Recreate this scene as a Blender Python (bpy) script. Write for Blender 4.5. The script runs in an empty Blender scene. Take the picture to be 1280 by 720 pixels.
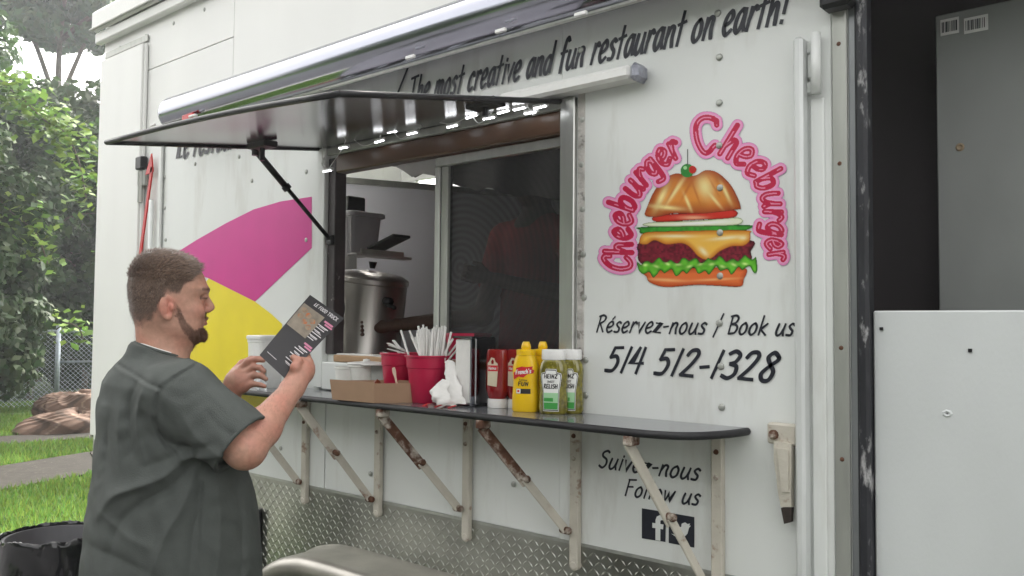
import bpy, math, random, time
import numpy as np
from mathutils import Vector, Matrix
T0 = time.time()
random.seed(7); RNG = np.random.default_rng(11)
SC = bpy.context.scene
COL = SC.collection

# ------------------------------------------------------------------ camera
F = 1070.0                                   # focal length in pixels of a 1280 wide frame
CAM = np.array([0.0, -2.2, 1.6])
def _n(v): v = np.array(v, float); return v / np.linalg.norm(v)
_a = _n([-1240, -36, -F]); _u = _n([210, 24560, -F]); _u = _n(_u - _a * _u.dot(_a))
RX = -_a; RZ = _u; RY = np.cross(RZ, RX)
R = np.array([RX, RY, RZ])                   # camera axes -> world
cd = bpy.data.cameras.new("camera"); cam = bpy.data.objects.new("camera", cd); COL.objects.link(cam)
cd.sensor_width = 36; cd.lens = 36 * F / 1280; cd.clip_start = 0.05; cd.clip_end = 500
M4 = Matrix([[R[i][0], R[i][1], R[i][2], CAM[i]] for i in range(3)] + [[0, 0, 0, 1]])
cam.matrix_world = M4; SC.camera = cam

# ------------------------------------------------------------------ sky, sun, exposure
SUN_EL, SUN_AZ = 48, 118                      # azimuth counted from +X towards +Y (sun stands behind the trailer, left)
W = bpy.data.worlds.new("World"); SC.world = W; W.use_nodes = True
wn = W.node_tree.nodes; wl = W.node_tree.links
sky = wn.new("ShaderNodeTexSky"); sky.sky_type = 'NISHITA'; sky.sun_disc = False
sky.sun_elevation = math.radians(SUN_EL); sky.sun_rotation = math.radians(90 - SUN_AZ)
sky.air_density = 1.0; sky.dust_density = 6.0; sky.ozone_density = 1.0
hsv = wn.new("ShaderNodeHueSaturation"); hsv.inputs['Saturation'].default_value = 0.12; hsv.inputs['Value'].default_value = 1.0
wl.new(sky.outputs[0], hsv.inputs['Color'])
bg = wn['Background']; bg.inputs['Strength'].default_value = 0.13
wm = wn.new('ShaderNodeMixRGB'); wm.blend_type = 'MULTIPLY'; wm.inputs[0].default_value = 1; wm.inputs['Color2'].default_value = (1.03, 1.0, .955, 1); wl.new(hsv.outputs[0], wm.inputs['Color1']); wl.new(wm.outputs[0], bg.inputs['Color'])
sd = bpy.data.lights.new("sun", 'SUN'); sun = bpy.data.objects.new("sun", sd); COL.objects.link(sun)
sd.energy = 2.0; sd.angle = math.radians(2.5); sd.color = (1, .96, .88)
_el, _az = math.radians(SUN_EL), math.radians(SUN_AZ)
sun.rotation_euler = Vector((math.cos(_el) * math.cos(_az), math.cos(_el) * math.sin(_az), math.sin(_el))).to_track_quat('Z', 'Y').to_euler()
sun.location = (-5, 8, 12)
SC.view_settings.view_transform = 'Standard'; SC.view_settings.look = 'None'
SC.view_settings.exposure = 2.72; SC.view_settings.gamma = 1.0; SC.view_settings.use_curve_mapping = False
SC.cycles.max_bounces = 8; SC.cycles.transparent_max_bounces = 12

# ------------------------------------------------------------------ photograph pixel -> point on a given plane of the place
def ray(px, py): return R @ np.array([(px - 640) / F, -(py - 360) / F, -1.0])
def onY(px, py, y=0.0):
    r = ray(px, py); return CAM + r * ((y - CAM[1]) / r[1])
def onX(px, py, x):
    r = ray(px, py); return CAM + r * ((x - CAM[0]) / r[0])
def onZ(px, py, z):
    r = ray(px, py); return CAM + r * ((z - CAM[2]) / r[2])
def wxz(px, py, y=0.0):
    p = onY(px, py, y); return (p[0], p[2])

# ------------------------------------------------------------------ materials
def N(t, typ, **kw):
    n = t.nodes.new(typ)
    for k, v in kw.items():
        if hasattr(n, k): setattr(n, k, v)
    return n
MATS = {}
def mat(name, col, rough=.5, metal=0., var=0., vscale=8., bump=0., bscale=60., col2=None, patch=0., pscale=4., pthr=.6, spec=.5, trans=0., ior=1.45, sub=0., coat=0., stretch=None, attr=None, vdetail=6):
    m = bpy.data.materials.new(name); m.use_nodes = True; t = m.node_tree; b = t.nodes['Principled BSDF']
    b.inputs['Roughness'].default_value = rough; b.inputs['Metallic'].default_value = metal
    b.inputs['Specular IOR Level'].default_value = spec; b.inputs['IOR'].default_value = ior
    if trans: b.inputs['Transmission Weight'].default_value = trans
    if coat: b.inputs['Coat Weight'].default_value = coat; b.inputs['Coat Roughness'].default_value = .1
    if sub: b.inputs['Subsurface Weight'].default_value = sub; b.inputs['Subsurface Scale'].default_value = .02; b.inputs['Subsurface Radius'].default_value = (1, .35, .2)
    tc = N(t, 'ShaderNodeTexCoord'); src = tc.outputs['Object']
    if stretch:
        mp = N(t, 'ShaderNodeMapping'); mp.inputs['Scale'].default_value = stretch
        t.links.new(src, mp.inputs['Vector']); src = mp.outputs[0]
    base = None
    if attr:
        a = N(t, 'ShaderNodeAttribute'); a.attribute_name = attr; base = a.outputs['Color']
    else:
        rgb = N(t, 'ShaderNodeRGB'); rgb.outputs[0].default_value = (*col, 1); base = rgb.outputs[0]
    if var:
        nz = N(t, 'ShaderNodeTexNoise'); nz.inputs['Scale'].default_value = vscale; nz.inputs['Detail'].default_value = vdetail
        t.links.new(src, nz.inputs['Vector'])
        mr = N(t, 'ShaderNodeMapRange'); mr.inputs['From Min'].default_value = .3; mr.inputs['From Max'].default_value = .7
        mr.inputs['To Min'].default_value = 1 - var; mr.inputs['To Max'].default_value = 1 + var * .6
        t.links.new(nz.outputs['Fac'], mr.inputs['Value'])
        hs = N(t, 'ShaderNodeHueSaturation'); t.links.new(base, hs.inputs['Color']); t.links.new(mr.outputs[0], hs.inputs['Value']); base = hs.outputs[0]
    if col2 is not None:
        nz = N(t, 'ShaderNodeTexNoise'); nz.inputs['Scale'].default_value = pscale; nz.inputs['Detail'].default_value = 8; nz.inputs['Roughness'].default_value = .65
        t.links.new(src, nz.inputs['Vector'])
        mr = N(t, 'ShaderNodeMapRange'); mr.inputs['From Min'].default_value = pthr; mr.inputs['From Max'].default_value = pthr + .06 + patch
        t.links.new(nz.outputs['Fac'], mr.inputs['Value'])
        mx = N(t, 'ShaderNodeMixRGB'); mx.inputs['Color2'].default_value = (*col2, 1)
        t.links.new(mr.outputs[0], mx.inputs['Fac']); t.links.new(base, mx.inputs['Color1']); base = mx.outputs[0]
    t.links.new(base, b.inputs['Base Color'])
    if bump:
        nz = N(t, 'ShaderNodeTexNoise'); nz.inputs['Scale'].default_value = bscale; nz.inputs['Detail'].default_value = 4
        t.links.new(src, nz.inputs['Vector'])
        bp = N(t, 'ShaderNodeBump'); bp.inputs['Strength'].default_value = bump; bp.inputs['Distance'].default_value = .01
        t.links.new(nz.outputs['Fac'], bp.inputs['Height']); t.links.new(bp.outputs[0], b.inputs['Normal'])
    MATS[name] = m
    return m
def leafmat(name, col, trans=.35, var=.35):
    """two-sided leaf: diffuse + translucent, each leaf its own tint from attribute 'tint'"""
    m = bpy.data.materials.new(name); m.use_nodes = True; t = m.node_tree; b = t.nodes['Principled BSDF']; out = t.nodes['Material Output']
    a = N(t, 'ShaderNodeAttribute'); a.attribute_name = 'tint'
    t.links.new(a.outputs['Color'], b.inputs['Base Color']); b.inputs['Roughness'].default_value = .65; b.inputs['Specular IOR Level'].default_value = .12
    tr = N(t, 'ShaderNodeBsdfTranslucent'); t.links.new(a.outputs['Color'], tr.inputs['Color'])
    mx = N(t, 'ShaderNodeMixShader'); mx.inputs[0].default_value = trans
    t.links.new(b.outputs[0], mx.inputs[1]); t.links.new(tr.outputs[0], mx.inputs[2]); t.links.new(mx.outputs[0], out.inputs['Surface'])
    MATS[name] = m; return m
def emit(name, col, s):
    m = bpy.data.materials.new(name); m.use_nodes = True; b = m.node_tree.nodes['Principled BSDF']
    b.inputs['Base Color'].default_value = (*col, 1); b.inputs['Emission Color'].default_value = (*col, 1); b.inputs['Emission Strength'].default_value = s
    return m

# ------------------------------------------------------------------ objects
ORG = {}
def tag(o, label=None, cat=None, group=None, kind=None):
    if label: o['label'] = label
    if cat: o['category'] = cat
    if group: o['group'] = group
    if kind: o['kind'] = kind
    return o
def empty(name, loc, label=None, cat=None, group=None, kind=None, rz=0.):
    o = bpy.data.objects.new(name, None); COL.objects.link(o); o.location = loc; o.rotation_euler = (0, 0, rz); o.empty_display_size = .1
    ORG[o] = np.array(loc, float); return tag(o, label, cat, group, kind)
def mesh_from(name, V, Fc, m, parent=None, smooth=False, origin=None, colors=None, attr='Col', local=False):
    """V in world metres; stored relative to the parent's origin"""
    V = np.asarray(V, dtype=np.float64).reshape(-1, 3)
    if parent is not None: org = ORG[parent]
    else: org = np.array(origin if origin is not None else (V.min(0) + V.max(0)) / 2 * [1, 1, 0] + [0, 0, V[:, 2].min()])
    me = bpy.data.meshes.new(name)
    W_ = V if local else V - org
    if isinstance(Fc, np.ndarray) and Fc.ndim == 2:
        n, k = Fc.shape
        me.vertices.add(len(W_)); me.vertices.foreach_set('co', W_.astype(np.float32).ravel())
        me.loops.add(n * k); me.loops.foreach_set('vertex_index', Fc.astype(np.int32).ravel())
        me.polygons.add(n); me.polygons.foreach_set('loop_start', np.arange(0, n * k, k, dtype=np.int32))
        me.update(calc_edges=True)
    else:
        me.from_pydata([tuple(v) for v in W_], [], [tuple(f) for f in Fc])
    if m is not None: me.materials.append(m)
    if smooth: me.polygons.foreach_set('use_smooth', np.ones(len(me.polygons), bool))
    if colors is not None:
        ca = me.color_attributes.new(attr, 'FLOAT_COLOR', 'POINT')
        c = np.ones((len(W_), 4), np.float32); c[:, :3] = colors; ca.data.foreach_set('color', c.ravel())
    me.update()
    o = bpy.data.objects.new(name, me); COL.objects.link(o)
    if parent is not None: o.parent = parent
    else: o.location = org
    ORG[o] = np.array(org, float)
    return o
def copy_tree(o, parent=None):
    c = o.copy(); COL.objects.link(c); c.parent = parent
    if parent is None: c.parent = None
    for ch in list(o.children): copy_tree(ch, c)
    return c

class MB:
    def __init__(s): s.v = []; s.f = []
    def add(s, V, Fs):
        o = len(s.v); s.v += [tuple(map(float, p)) for p in V]; s.f += [tuple(i + o for i in f) for f in Fs]; return s
    def box(s, x0, x1, y0, y1, z0, z1, bev=0.):
        if x0 > x1: x0, x1 = x1, x0
        if y0 > y1: y0, y1 = y1, y0
        if z0 > z1: z0, z1 = z1, z0
        if bev <= 0:
            V = [(x, y, z) for x in (x0, x1) for y in (y0, y1) for z in (z0, z1)]
            return s.add(V, [(0, 1, 3, 2), (4, 6, 7, 5), (0, 4, 5, 1), (2, 3, 7, 6), (0, 2, 6, 4), (1, 5, 7, 3)])
        c = np.array([(x0 + x1) / 2, (y0 + y1) / 2, (z0 + z1) / 2]); h = np.array([(x1 - x0) / 2, (y1 - y0) / 2, (z1 - z0) / 2]); b = min(bev, h.min() * .95)
        return s.obox(c, h, np.eye(3), b)
    def obox(s, c, h, A, b=0.):
        """oriented box, A rows = axes; chamfered edges"""
        c = np.array(c, float); h = np.array(h, float); A = np.array(A, float)
        if b <= 0:
            V = [c + (np.array((x, y, z)) * h) @ A for x in (-1, 1) for y in (-1, 1) for z in (-1, 1)]
            return s.add(V, [(0, 1, 3, 2), (4, 6, 7, 5), (0, 4, 5, 1), (2, 3, 7, 6), (0, 2, 6, 4), (1, 5, 7, 3)])
        V = []; idx = {}
        for x in (-1, 1):
            for y in (-1, 1):
                for z in (-1, 1):
                    sg = np.array((x, y, z))
                    for ax in range(3):
                        p = sg * (h - b); p[ax] = sg[ax] * h[ax]
                        idx[(x, y, z, ax)] = len(V); V.append(c + p @ A)
        Fs = []
        for ax in range(3):
            o1, o2 = [(1, 2), (2, 0), (0, 1)][ax]
            for sg in (-1, 1):
                q = []
                for (p1, p2) in ((-1, -1), (1, -1), (1, 1), (-1, 1)):
                    k = [0, 0, 0]; k[ax] = sg; k[o1] = p1; k[o2] = p2; q.append(idx[(*k, ax)])
                Fs.append(tuple(q if sg > 0 else q[::-1]))
        for ax in range(3):
            o1, o2 = [(1, 2), (2, 0), (0, 1)][ax]
            for p1 in (-1, 1):
                for p2 in (-1, 1):
                    a = [0, 0, 0]; a[o1] = p1; a[o2] = p2; b_ = list(a); a[ax] = -1; b_[ax] = 1
                    q = [idx[(*a, o1)], idx[(*b_, o1)], idx[(*b_, o2)], idx[(*a, o2)]]
                    Fs.append(tuple(q if p1 * p2 > 0 else q[::-1]))
        for x in (-1, 1):
            for y in (-1, 1):
                for z in (-1, 1):
                    q = [idx[(x, y, z, 0)], idx[(x, y, z, 1)], idx[(x, y, z, 2)]]
                    Fs.append(tuple(q if x * y * z > 0 else q[::-1]))
        return s.add(V, Fs)
    def bar(s, a, b, w, t, up=(0, 0, 1), bev=0.):
        a = np.array(a, float); b = np.array(b, float); d = b - a; L = np.linalg.norm(d); d = d / L
        sd_ = np.cross(d, up); sd_ = _n(sd_); u = np.cross(sd_, d)
        return s.obox((a + b) / 2, (L / 2, w / 2, t / 2), [d, sd_, u], bev)
    def tube(s, P, r, n=8, caps=True):
        P = [np.array(p, float) for p in P]; k = len(P); rs = [r] * k if np.isscalar(r) else list(r)
        T = [_n(P[min(i + 1, k - 1)] - P[max(i - 1, 0)]) for i in range(k)]
        u = np.cross(T[0], (0, 0, 1.)); 
        if np.linalg.norm(u) < .05: u = np.cross(T[0], (1., 0, 0))
        u = _n(u); V = []; Fs = []
        for i in range(k):
            u = _n(u - T[i] * u.dot(T[i])); w = np.cross(T[i], u)
            for j in range(n):
                a = 2 * math.pi * j / n; V.append(P[i] + (u * math.cos(a) + w * math.sin(a)) * rs[i])
        for i in range(k - 1):
            for j in range(n):
                j2 = (j + 1) % n; Fs.append((i * n + j, i * n + j2, (i + 1) * n + j2, (i + 1) * n + j))
        if caps: Fs.append(tuple(range(n))[::-1]); Fs.append(tuple(range((k - 1) * n, k * n)))
        return s.add(V, Fs)
    def lathe(s, prof, c=(0, 0, 0), n=24, sx=1., sy=1., caps=True, A=None):
        """prof: (r, z) list bottom to top, about z through c"""
        V = []; Fs = []; k = len(prof); A = np.eye(3) if A is None else np.array(A)
        for (r, z) in prof:
            for j in range(n):
                a = 2 * math.pi * j / n; V.append(np.array(c) + np.array((r * sx * math.cos(a), r * sy * math.sin(a), z)) @ A)
        for i in range(k - 1):
            for j in range(n):
                j2 = (j + 1) % n; Fs.append((i * n + j, i * n + j2, (i + 1) * n + j2, (i + 1) * n + j))
        if caps: Fs.append(tuple(range(n))[::-1]); Fs.append(tuple(range((k - 1) * n, k * n)))
        return s.add(V, Fs)
    def prism(s, poly, y0, y1):
        """polygon in X,Z (CCW seen from -Y) extruded y0..y1"""
        n = len(poly); V = [(p[0], y0, p[1]) for p in poly] + [(p[0], y1, p[1]) for p in poly]
        Fs = [tuple(range(n)), tuple(range(n, 2 * n))[::-1]] + [(i, i + n, (i + 1) % n + n, (i + 1) % n) for i in range(n)]
        return s.add(V, Fs)
    def grid(s, P):
        P = np.array(P); a, b = P.shape[:2]
        return s.add(P.reshape(-1, 3), [(i * b + j, i * b + j + 1, (i + 1) * b + j + 1, (i + 1) * b + j) for i in range(a - 1) for j in range(b - 1)])
    def rbox(s, c, hx, hy, z0, z1, r, n=6, top=None):
        """vertical box with rounded plan corners; z profile optional"""
        ring = []
        for q, (sx, sy) in enumerate(((1, 1), (-1, 1), (-1, -1), (1, -1))):
            for i in range(n + 1):
                a = math.pi / 2 * (q + i / n); ring.append((sx * (hx - r) + r * math.cos(a), sy * (hy - r) + r * math.sin(a)))
        prof = top or [(1, z0), (1, z1)]; V = []; m = len(ring)
        for (k, z) in prof:
            for (x, y) in ring: V.append((c[0] + x * k, c[1] + y * k, c[2] + z))
        Fs = [(i * m + j, i * m + (j + 1) % m, (i + 1) * m + (j + 1) % m, (i + 1) * m + j) for i in range(len(prof) - 1) for j in range(m)]
        Fs += [tuple(range(m))[::-1], tuple(range((len(prof) - 1) * m, len(prof) * m))]
        return s.add(V, Fs)
    def build(s, name, m, parent=None, smooth=False, auto=False, **kw):
        o = mesh_from(name, s.v, s.f, m, parent, smooth, **kw)
        if auto:
            me = o.data; me.polygons.foreach_set('use_smooth', np.ones(len(me.polygons), bool))
            me.set_sharp_from_angle(angle=math.radians(35))
        return o
def share(proto, parent, loc, rot=None, name=None):
    """another copy of a small alike piece, sharing mesh data"""
    c = proto.copy(); COL.objects.link(c); c.parent = parent; c.location = Vector(loc)
    if rot is not None: c.rotation_euler = rot
    return c
def crom(pts, k=6, closed=False):
    P = [np.array(p, float) for p in pts]; n = len(P)
    if n < 3 and not closed: return P
    out = []
    rng = range(n) if closed else range(n - 1)
    for i in rng:
        if closed: p0, p1, p2, p3 = P[i - 1], P[i], P[(i + 1) % n], P[(i + 2) % n]
        else: p0, p1, p2, p3 = P[max(i - 1, 0)], P[i], P[i + 1], P[min(i + 2, n - 1)]
        for j in range(k):
            t = j / k
            out.append(.5 * ((2 * p1) + (-p0 + p2) * t + (2 * p0 - 5 * p1 + 4 * p2 - p3) * t * t + (-p0 + 3 * p1 - 3 * p2 + p3) * t ** 3))
    if not closed: out.append(P[-1])
    return out

# ------------------------------------------------------------------ brush lettering: stroke glyphs in hundredths (x y), '/' splits strokes, '!' prefix = straight polyline
GL = {
'L': (46, "!12 100 4 2 44 6"), 'T': (62, "!2 94 62 100/!34 98 26 0"), 'R': (58, "!14 98 6 0/4 92 30 100 50 88 42 66 14 50/!18 52 48 2"),
'B': (58, "!14 98 8 2/4 94 34 100 50 86 40 62 14 54/14 54 42 50 54 32 42 8 8 2"), 'S': (52, "50 92 36 100 14 88 14 68 40 50 42 22 24 2 2 12"),
'F': (52, "!12 98 4 0/!8 96 54 100/!8 54 42 57"), 'C': (66, "60 80 54 98 34 100 10 74 4 36 18 4 40 2 60 20"),
'a': (50, "44 50 32 62 12 48 4 18 16 0 32 14 44 48/!47 62 42 20 50 2"),
'b': (50, "!12 100 6 4/8 28 22 56 42 54 42 20 24 0 6 8"), 'c': (42, "42 48 30 62 10 44 4 14 18 0 38 10"),
'd': (52, "44 46 30 58 10 42 4 14 18 0 34 12 46 46/!56 102 44 4"), 'e': (46, "8 28 30 34 42 48 32 64 12 50 4 20 18 0 42 12"),
'f': (40, "48 92 36 104 24 84 12 -6/!4 56 42 60"), 'g': (50, "44 50 30 62 10 46 4 22 16 6 32 16 44 48/46 60 40 10 28 -28 2 -24"),
'h': (50, "!14 100 4 0/8 26 26 56 40 52 40 26 40 0"), 'i': (22, "!16 62 8 0/!20 82 19 76"), 'k': (48, "!14 100 4 0/!44 60 10 30 44 0"),
'l': (22, "!18 100 6 0"), 'm': (74, "!12 60 4 0/6 26 22 58 34 54 32 2/34 28 50 58 64 52 60 26 64 0"), 'n': (50, "!12 60 4 0/6 26 24 58 42 54 38 26 42 0"),
'o': (48, "30 62 10 46 4 16 18 0 38 14 42 44 30 62"), 'r': (38, "!14 62 4 0/8 28 20 52 32 62 42 52"), 's': (40, "40 54 26 62 12 50 18 38 32 24 26 4 2 4"),
't': (38, "!26 96 12 0/!4 60 42 66"), 'u': (50, "12 60 4 18 14 0 32 12 42 36/!47 60 40 22 46 0"), 'v': (42, "!4 60 16 2 44 62"), 'w': (66, "!6 60 14 2 34 50 40 2 66 62"),
'z': (46, "!8 58 42 60 4 4 46 4"), 'p': (50, "!14 60 2 -30/8 34 24 58 42 54 42 22 24 2 8 10"), '-': (34, "!4 36 32 40"), '/': (38, "!40 108 6 -18"), '!': (24, "!24 104 14 26/!11 6 10 0"), '|': (30, "!30 104 8 -10"),
' ': (30, ""), '1': (26, "!26 100 8 0"), '2': (54, "12 78 24 96 44 98 50 80 32 44 2 4/!2 4 48 2"), '3': (52, "14 90 34 100 50 86 40 62 24 54/24 54 46 46 46 18 26 2 4 10"),
'4': (50, "!26 100 4 38 50 40/!46 100 32 0"), '5': (54, "!56 98 24 96 14 58/14 58 38 62 48 38 34 6 4 4"), '8': (54, "50 86 34 100 18 84 28 60 44 34 36 4 16 2 8 24 26 50 48 72 52 84"),
'é': (46, "8 28 30 34 42 48 32 64 12 50 4 20 18 0 42 12/!32 76 44 92"), 'E': (50, "!12 98 4 2 44 4/!12 98 52 100/!8 52 42 54"), 'O': (60, "32 100 8 74 4 30 20 0 46 22 54 66 32 100"),
'D': (58, "!12 98 4 2/8 98 44 90 54 48 36 8 4 2"), 'U': (58, "12 98 4 30 18 0 40 14 54 98"), 'K': (54, "!12 98 4 0/!50 98 8 46 50 0"), 'H': (58, "!12 98 4 0/!54 98 46 0/!8 50 50 52"),
'I': (24, "!16 98 8 0"), 'N': (58, "!4 0 12 98 42 4 52 98"), 'Z': (52, "!8 98 50 98 4 2 48 2"), 'W': (76, "!6 98 14 2 38 70 46 2 74 98"), 'Y': (54, "!6 98 26 50/!50 98 18 0"), 'A': (56, "!2 0 32 98 50 0/!12 36 44 36"),
}
def ribbons(strokes, width, pen=.35):
    """list of 2-D polylines -> list of (verts2d, faces) brush ribbons with pen-like width change"""
    out = []
    for st in strokes:
        P = [np.array(p) for p in st]; n = len(P)
        if n < 2: continue
        # resample straight strokes so that the ribbon has mid points
        V = []
        for i, p in enumerate(P):
            t = P[min(i + 1, n - 1)] - P[max(i - 1, 0)]; L = np.linalg.norm(t); t = t / L if L > 0 else np.array((1., 0))
            nn = np.array((-t[1], t[0]))
            if 0 < i < n - 1:
                t1 = P[i] - P[i - 1]; t2 = P[i + 1] - P[i]; l1 = np.linalg.norm(t1); l2 = np.linalg.norm(t2)
                if l1 > 0 and l2 > 0:
                    c = max(.5, math.sqrt(max(0, (1 + t1.dot(t2) / l1 / l2) / 2)))
                else: c = 1
            else: c = 1
            w = width * (1 - pen * .5 + pen * abs(nn[0] * .8 + nn[1] * .6)) / c * (.82 if i in (0, n - 1) else 1)
            e = 0
            if i == 0: p = p - t * width * .3
            if i == n - 1: p = p + t * width * .3
            V += [p + nn * w / 2, p - nn * w / 2]
        out.append((V, [(2 * i, 2 * i + 1, 2 * i + 3, 2 * i + 2) for i in range(n - 1)]))
    return out
def text_strokes(txt, height, slant=.16, space=.10, xscale=1.):
    """-> strokes (metres) with baseline at 0 and total width"""
    x = 0; S = []; per = []
    for ch in txt:
        w, d = GL[ch]
        cs = []
        for st in d.split('/'):
            st = st.strip()
            if not st: continue
            straight = st[0] == '!'; q = list(map(float, st.lstrip('!').split())); pts = list(zip(q[::2], q[1::2]))
            pp = [((x + a * .01 * xscale), b * .01) for a, b in pts]
            if not straight: pp = crom(pp, 6)
            cs.append([np.array(((a[0] + a[1] * slant) * height, a[1] * height)) for a in pp])
        per.append(cs); S += cs
        x += (w * .01 + space) * xscale
    return S, x * height, per
# ================================================================== materials
m_wall = mat("white_painted_aluminium", (.70, .72, .70), .34, 0, var=.06, vscale=1.6, col2=(.42, .40, .35), pscale=5, pthr=.54, patch=.30, bump=.22, bscale=2.2, stretch=(1, 1, .22), vdetail=9)
m_wall2 = mat("white_painted_upper", (.75, .755, .73), .40, 0, var=.06, vscale=2, col2=(.56, .55, .50), pscale=4., pthr=.62, patch=.25, bump=.2, bscale=2, stretch=(1, 1, .2))
m_fibre = mat("white_fibreglass_door", (.58, .605, .60), .5, 0, var=.08, vscale=3, col2=(.44, .45, .44), pscale=4, pthr=.58, patch=.2, bump=.05, bscale=160, stretch=(1, 1, .4))
m_alu = mat("brushed_aluminium", (.55, .56, .54), .34, .85, var=.12, vscale=30, bump=.04, bscale=120, stretch=(1, 1, .1))
m_alud = mat("dull_aluminium_trim", (.40, .41, .38), .45, .6, var=.15, vscale=25, col2=(.22, .21, .19), pscale=8, pthr=.62, patch=.1, stretch=(1, 1, .15))
m_chrome = mat("polished_awning_tube", (.34, .35, .40), .16, 1., var=.08, vscale=6, bump=.02, bscale=12, stretch=(.2, 1, 1))
m_steel = mat("stainless_steel", (.44, .42, .40), .36, 1., var=.12, vscale=20, bump=.03, bscale=30, stretch=(1, 1, .1))
m_hatch = mat("hatch_inner_steel", (.25, .24, .245), .17, .95, var=.14, vscale=4, bump=.05, bscale=2.4, stretch=(1, .25, 1))
m_black = mat("black_rubber", (.018, .018, .02), .55, 0, var=.3, vscale=30)
m_blackm = mat("black_metal", (.02, .02, .022), .38, .3, var=.2, vscale=30)
m_seal = mat("worn_black_seal", (.02, .021, .026), .5, 0, var=.3, vscale=20, col2=(.42, .42, .42), pscale=22, pthr=.57, patch=.05, stretch=(1, 1, .35))
m_rust = mat("rusty_white_paint", (.52, .49, .42), .6, 0, var=.12, vscale=14, col2=(.16, .06, .022), pscale=11, pthr=.575, patch=.05, bump=.25, bscale=40)
m_rustheavy = mat("rusted_steel", (.13, .06, .035), .8, .1, var=.45, vscale=30, col2=(.48, .44, .38), pscale=15, pthr=.50, patch=.06, bump=.5, bscale=60)
m_plate = mat("diamond_plate_aluminium", (.36, .37, .33), .30, .9, var=.25, vscale=5, col2=(.20, .19, .15), pscale=4, pthr=.58, patch=.2)
m_fender = mat("dusty_fender_aluminium", (.42, .40, .36), .36, .75, var=.2, vscale=6, col2=(.30, .26, .20), pscale=7, pthr=.58, patch=.2, bump=.06, bscale=8)
m_counter = mat("grey_counter_laminate", (.155, .16, .175), .18, 0, var=.1, vscale=20, coat=.3)
m_wood = mat("varnished_wood_trim", (.10, .05, .024), .3, 0, var=.35, vscale=10, bump=.1, bscale=20, stretch=(.12, 1, 1))
m_board = mat("raw_wood_board", (.42, .27, .15), .6, 0, var=.3, vscale=16, stretch=(.12, 1, 1))
m_inwall = mat("interior_white_board", (.60, .60, .66), .4, 0, var=.04, vscale=3)
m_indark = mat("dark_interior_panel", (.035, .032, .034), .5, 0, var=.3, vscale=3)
m_ingrey = mat("grey_plywood", (.275, .288, .278), .55, 0, var=.12, vscale=4, col2=(.15, .17, .17), pscale=3, pthr=.62, patch=.15, bump=.05, bscale=60, stretch=(1, 1, .5))
m_indoor = mat('brown_inner_panel', (.085, .076, .08), .6, 0, var=.3, vscale=2, stretch=(1, 1, .3))
m_ink = mat("black_vinyl_lettering", (.018, .02, .03), .4, 0, var=.15, vscale=80)
m_mag = mat("magenta_vinyl", (.56, .015, .24), .35, 0, var=.05, vscale=8)
m_yel = mat("yellow_vinyl", (.78, .64, .012), .35, 0, var=.05, vscale=8)
m_decal = mat("printed_sticker", (1, 1, 1), .35, attr='Col')
m_red = mat("red_plastic", (.5, .02, .02), .3)
m_white = mat("white_plastic", (.75, .75, .73), .35, 0, var=.04, vscale=40)
m_led = emit("led_diode", (.95, .97, 1.0), 1.3)
m_tyre = mat("tyre_rubber", (.02, .02, .022), .75, 0, var=.3, vscale=40, bump=.2, bscale=80)

# ================================================================== trailer
TR = empty('food_trailer', (-2.9, 0, 0), "white food trailer with open serving window, rolled awning and burger sticker", 'trailer')
XL, XR, ZT, ZB, YB = -5.10, 1.30, 3.36, .42, 2.35
WX0, WX1, WZ0, WZ1 = -2.915, -1.69, 1.475, 2.29           # serving window opening
DX0, DX1, DZ1 = -.705, .22, 2.62                         # doorway right of the picture
# outer skin, panel by panel (each is a sheet riveted on the frame)
def panel(x0, x1, z0, z1, m=m_wall, y0=0., t=.035, name='wall_panel', bev=.0015):
    return MB().box(x0, x1, y0, y0 + t, z0, z1, bev).build(name, m, TR)
PXL = wxz(205, 300)[0]
panel(XL, PXL - .002, .92, 2.60)
panel(PXL, WX0 - .001, .92, 2.60, y0=-.004)
panel(WX0 + .001, WX1 - .001, .92, WZ0, y0=0)
panel(WX0 + .001, WX1 - .001, WZ1, 2.60, y0=0)
panel(WX1 + .001, -.81, .92, 2.60, y0=-.003)
panel(-.808, wxz(1072, 300)[0] - .001, ZB, 2.60)
panel(XL, -.81, ZB, .918, y0=.004)
zs = wxz(181, 90)[1]
xs = wxz(292, 43)[0]
panel(XL, xs, 2.602, zs, m_wall2); panel(XL, xs, zs + .004, ZT, m_wall2); panel(xs + .003, DX0 - .001, 2.602, ZT, m_wall2)
panel(DX0 + .001, DX1, DZ1, ZT, m_wall2); panel(DX1 + .001, XR, ZB, ZT, m_wall2)
MB().box(XL + .002, XL + .035, .036, YB, ZB, ZT - .002).build('end_wall', m_wall2, TR)
MB().box(XR - .035, XR - .002, .036, YB, ZB, ZT - .002).build('end_wall', m_wall2, TR)
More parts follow.
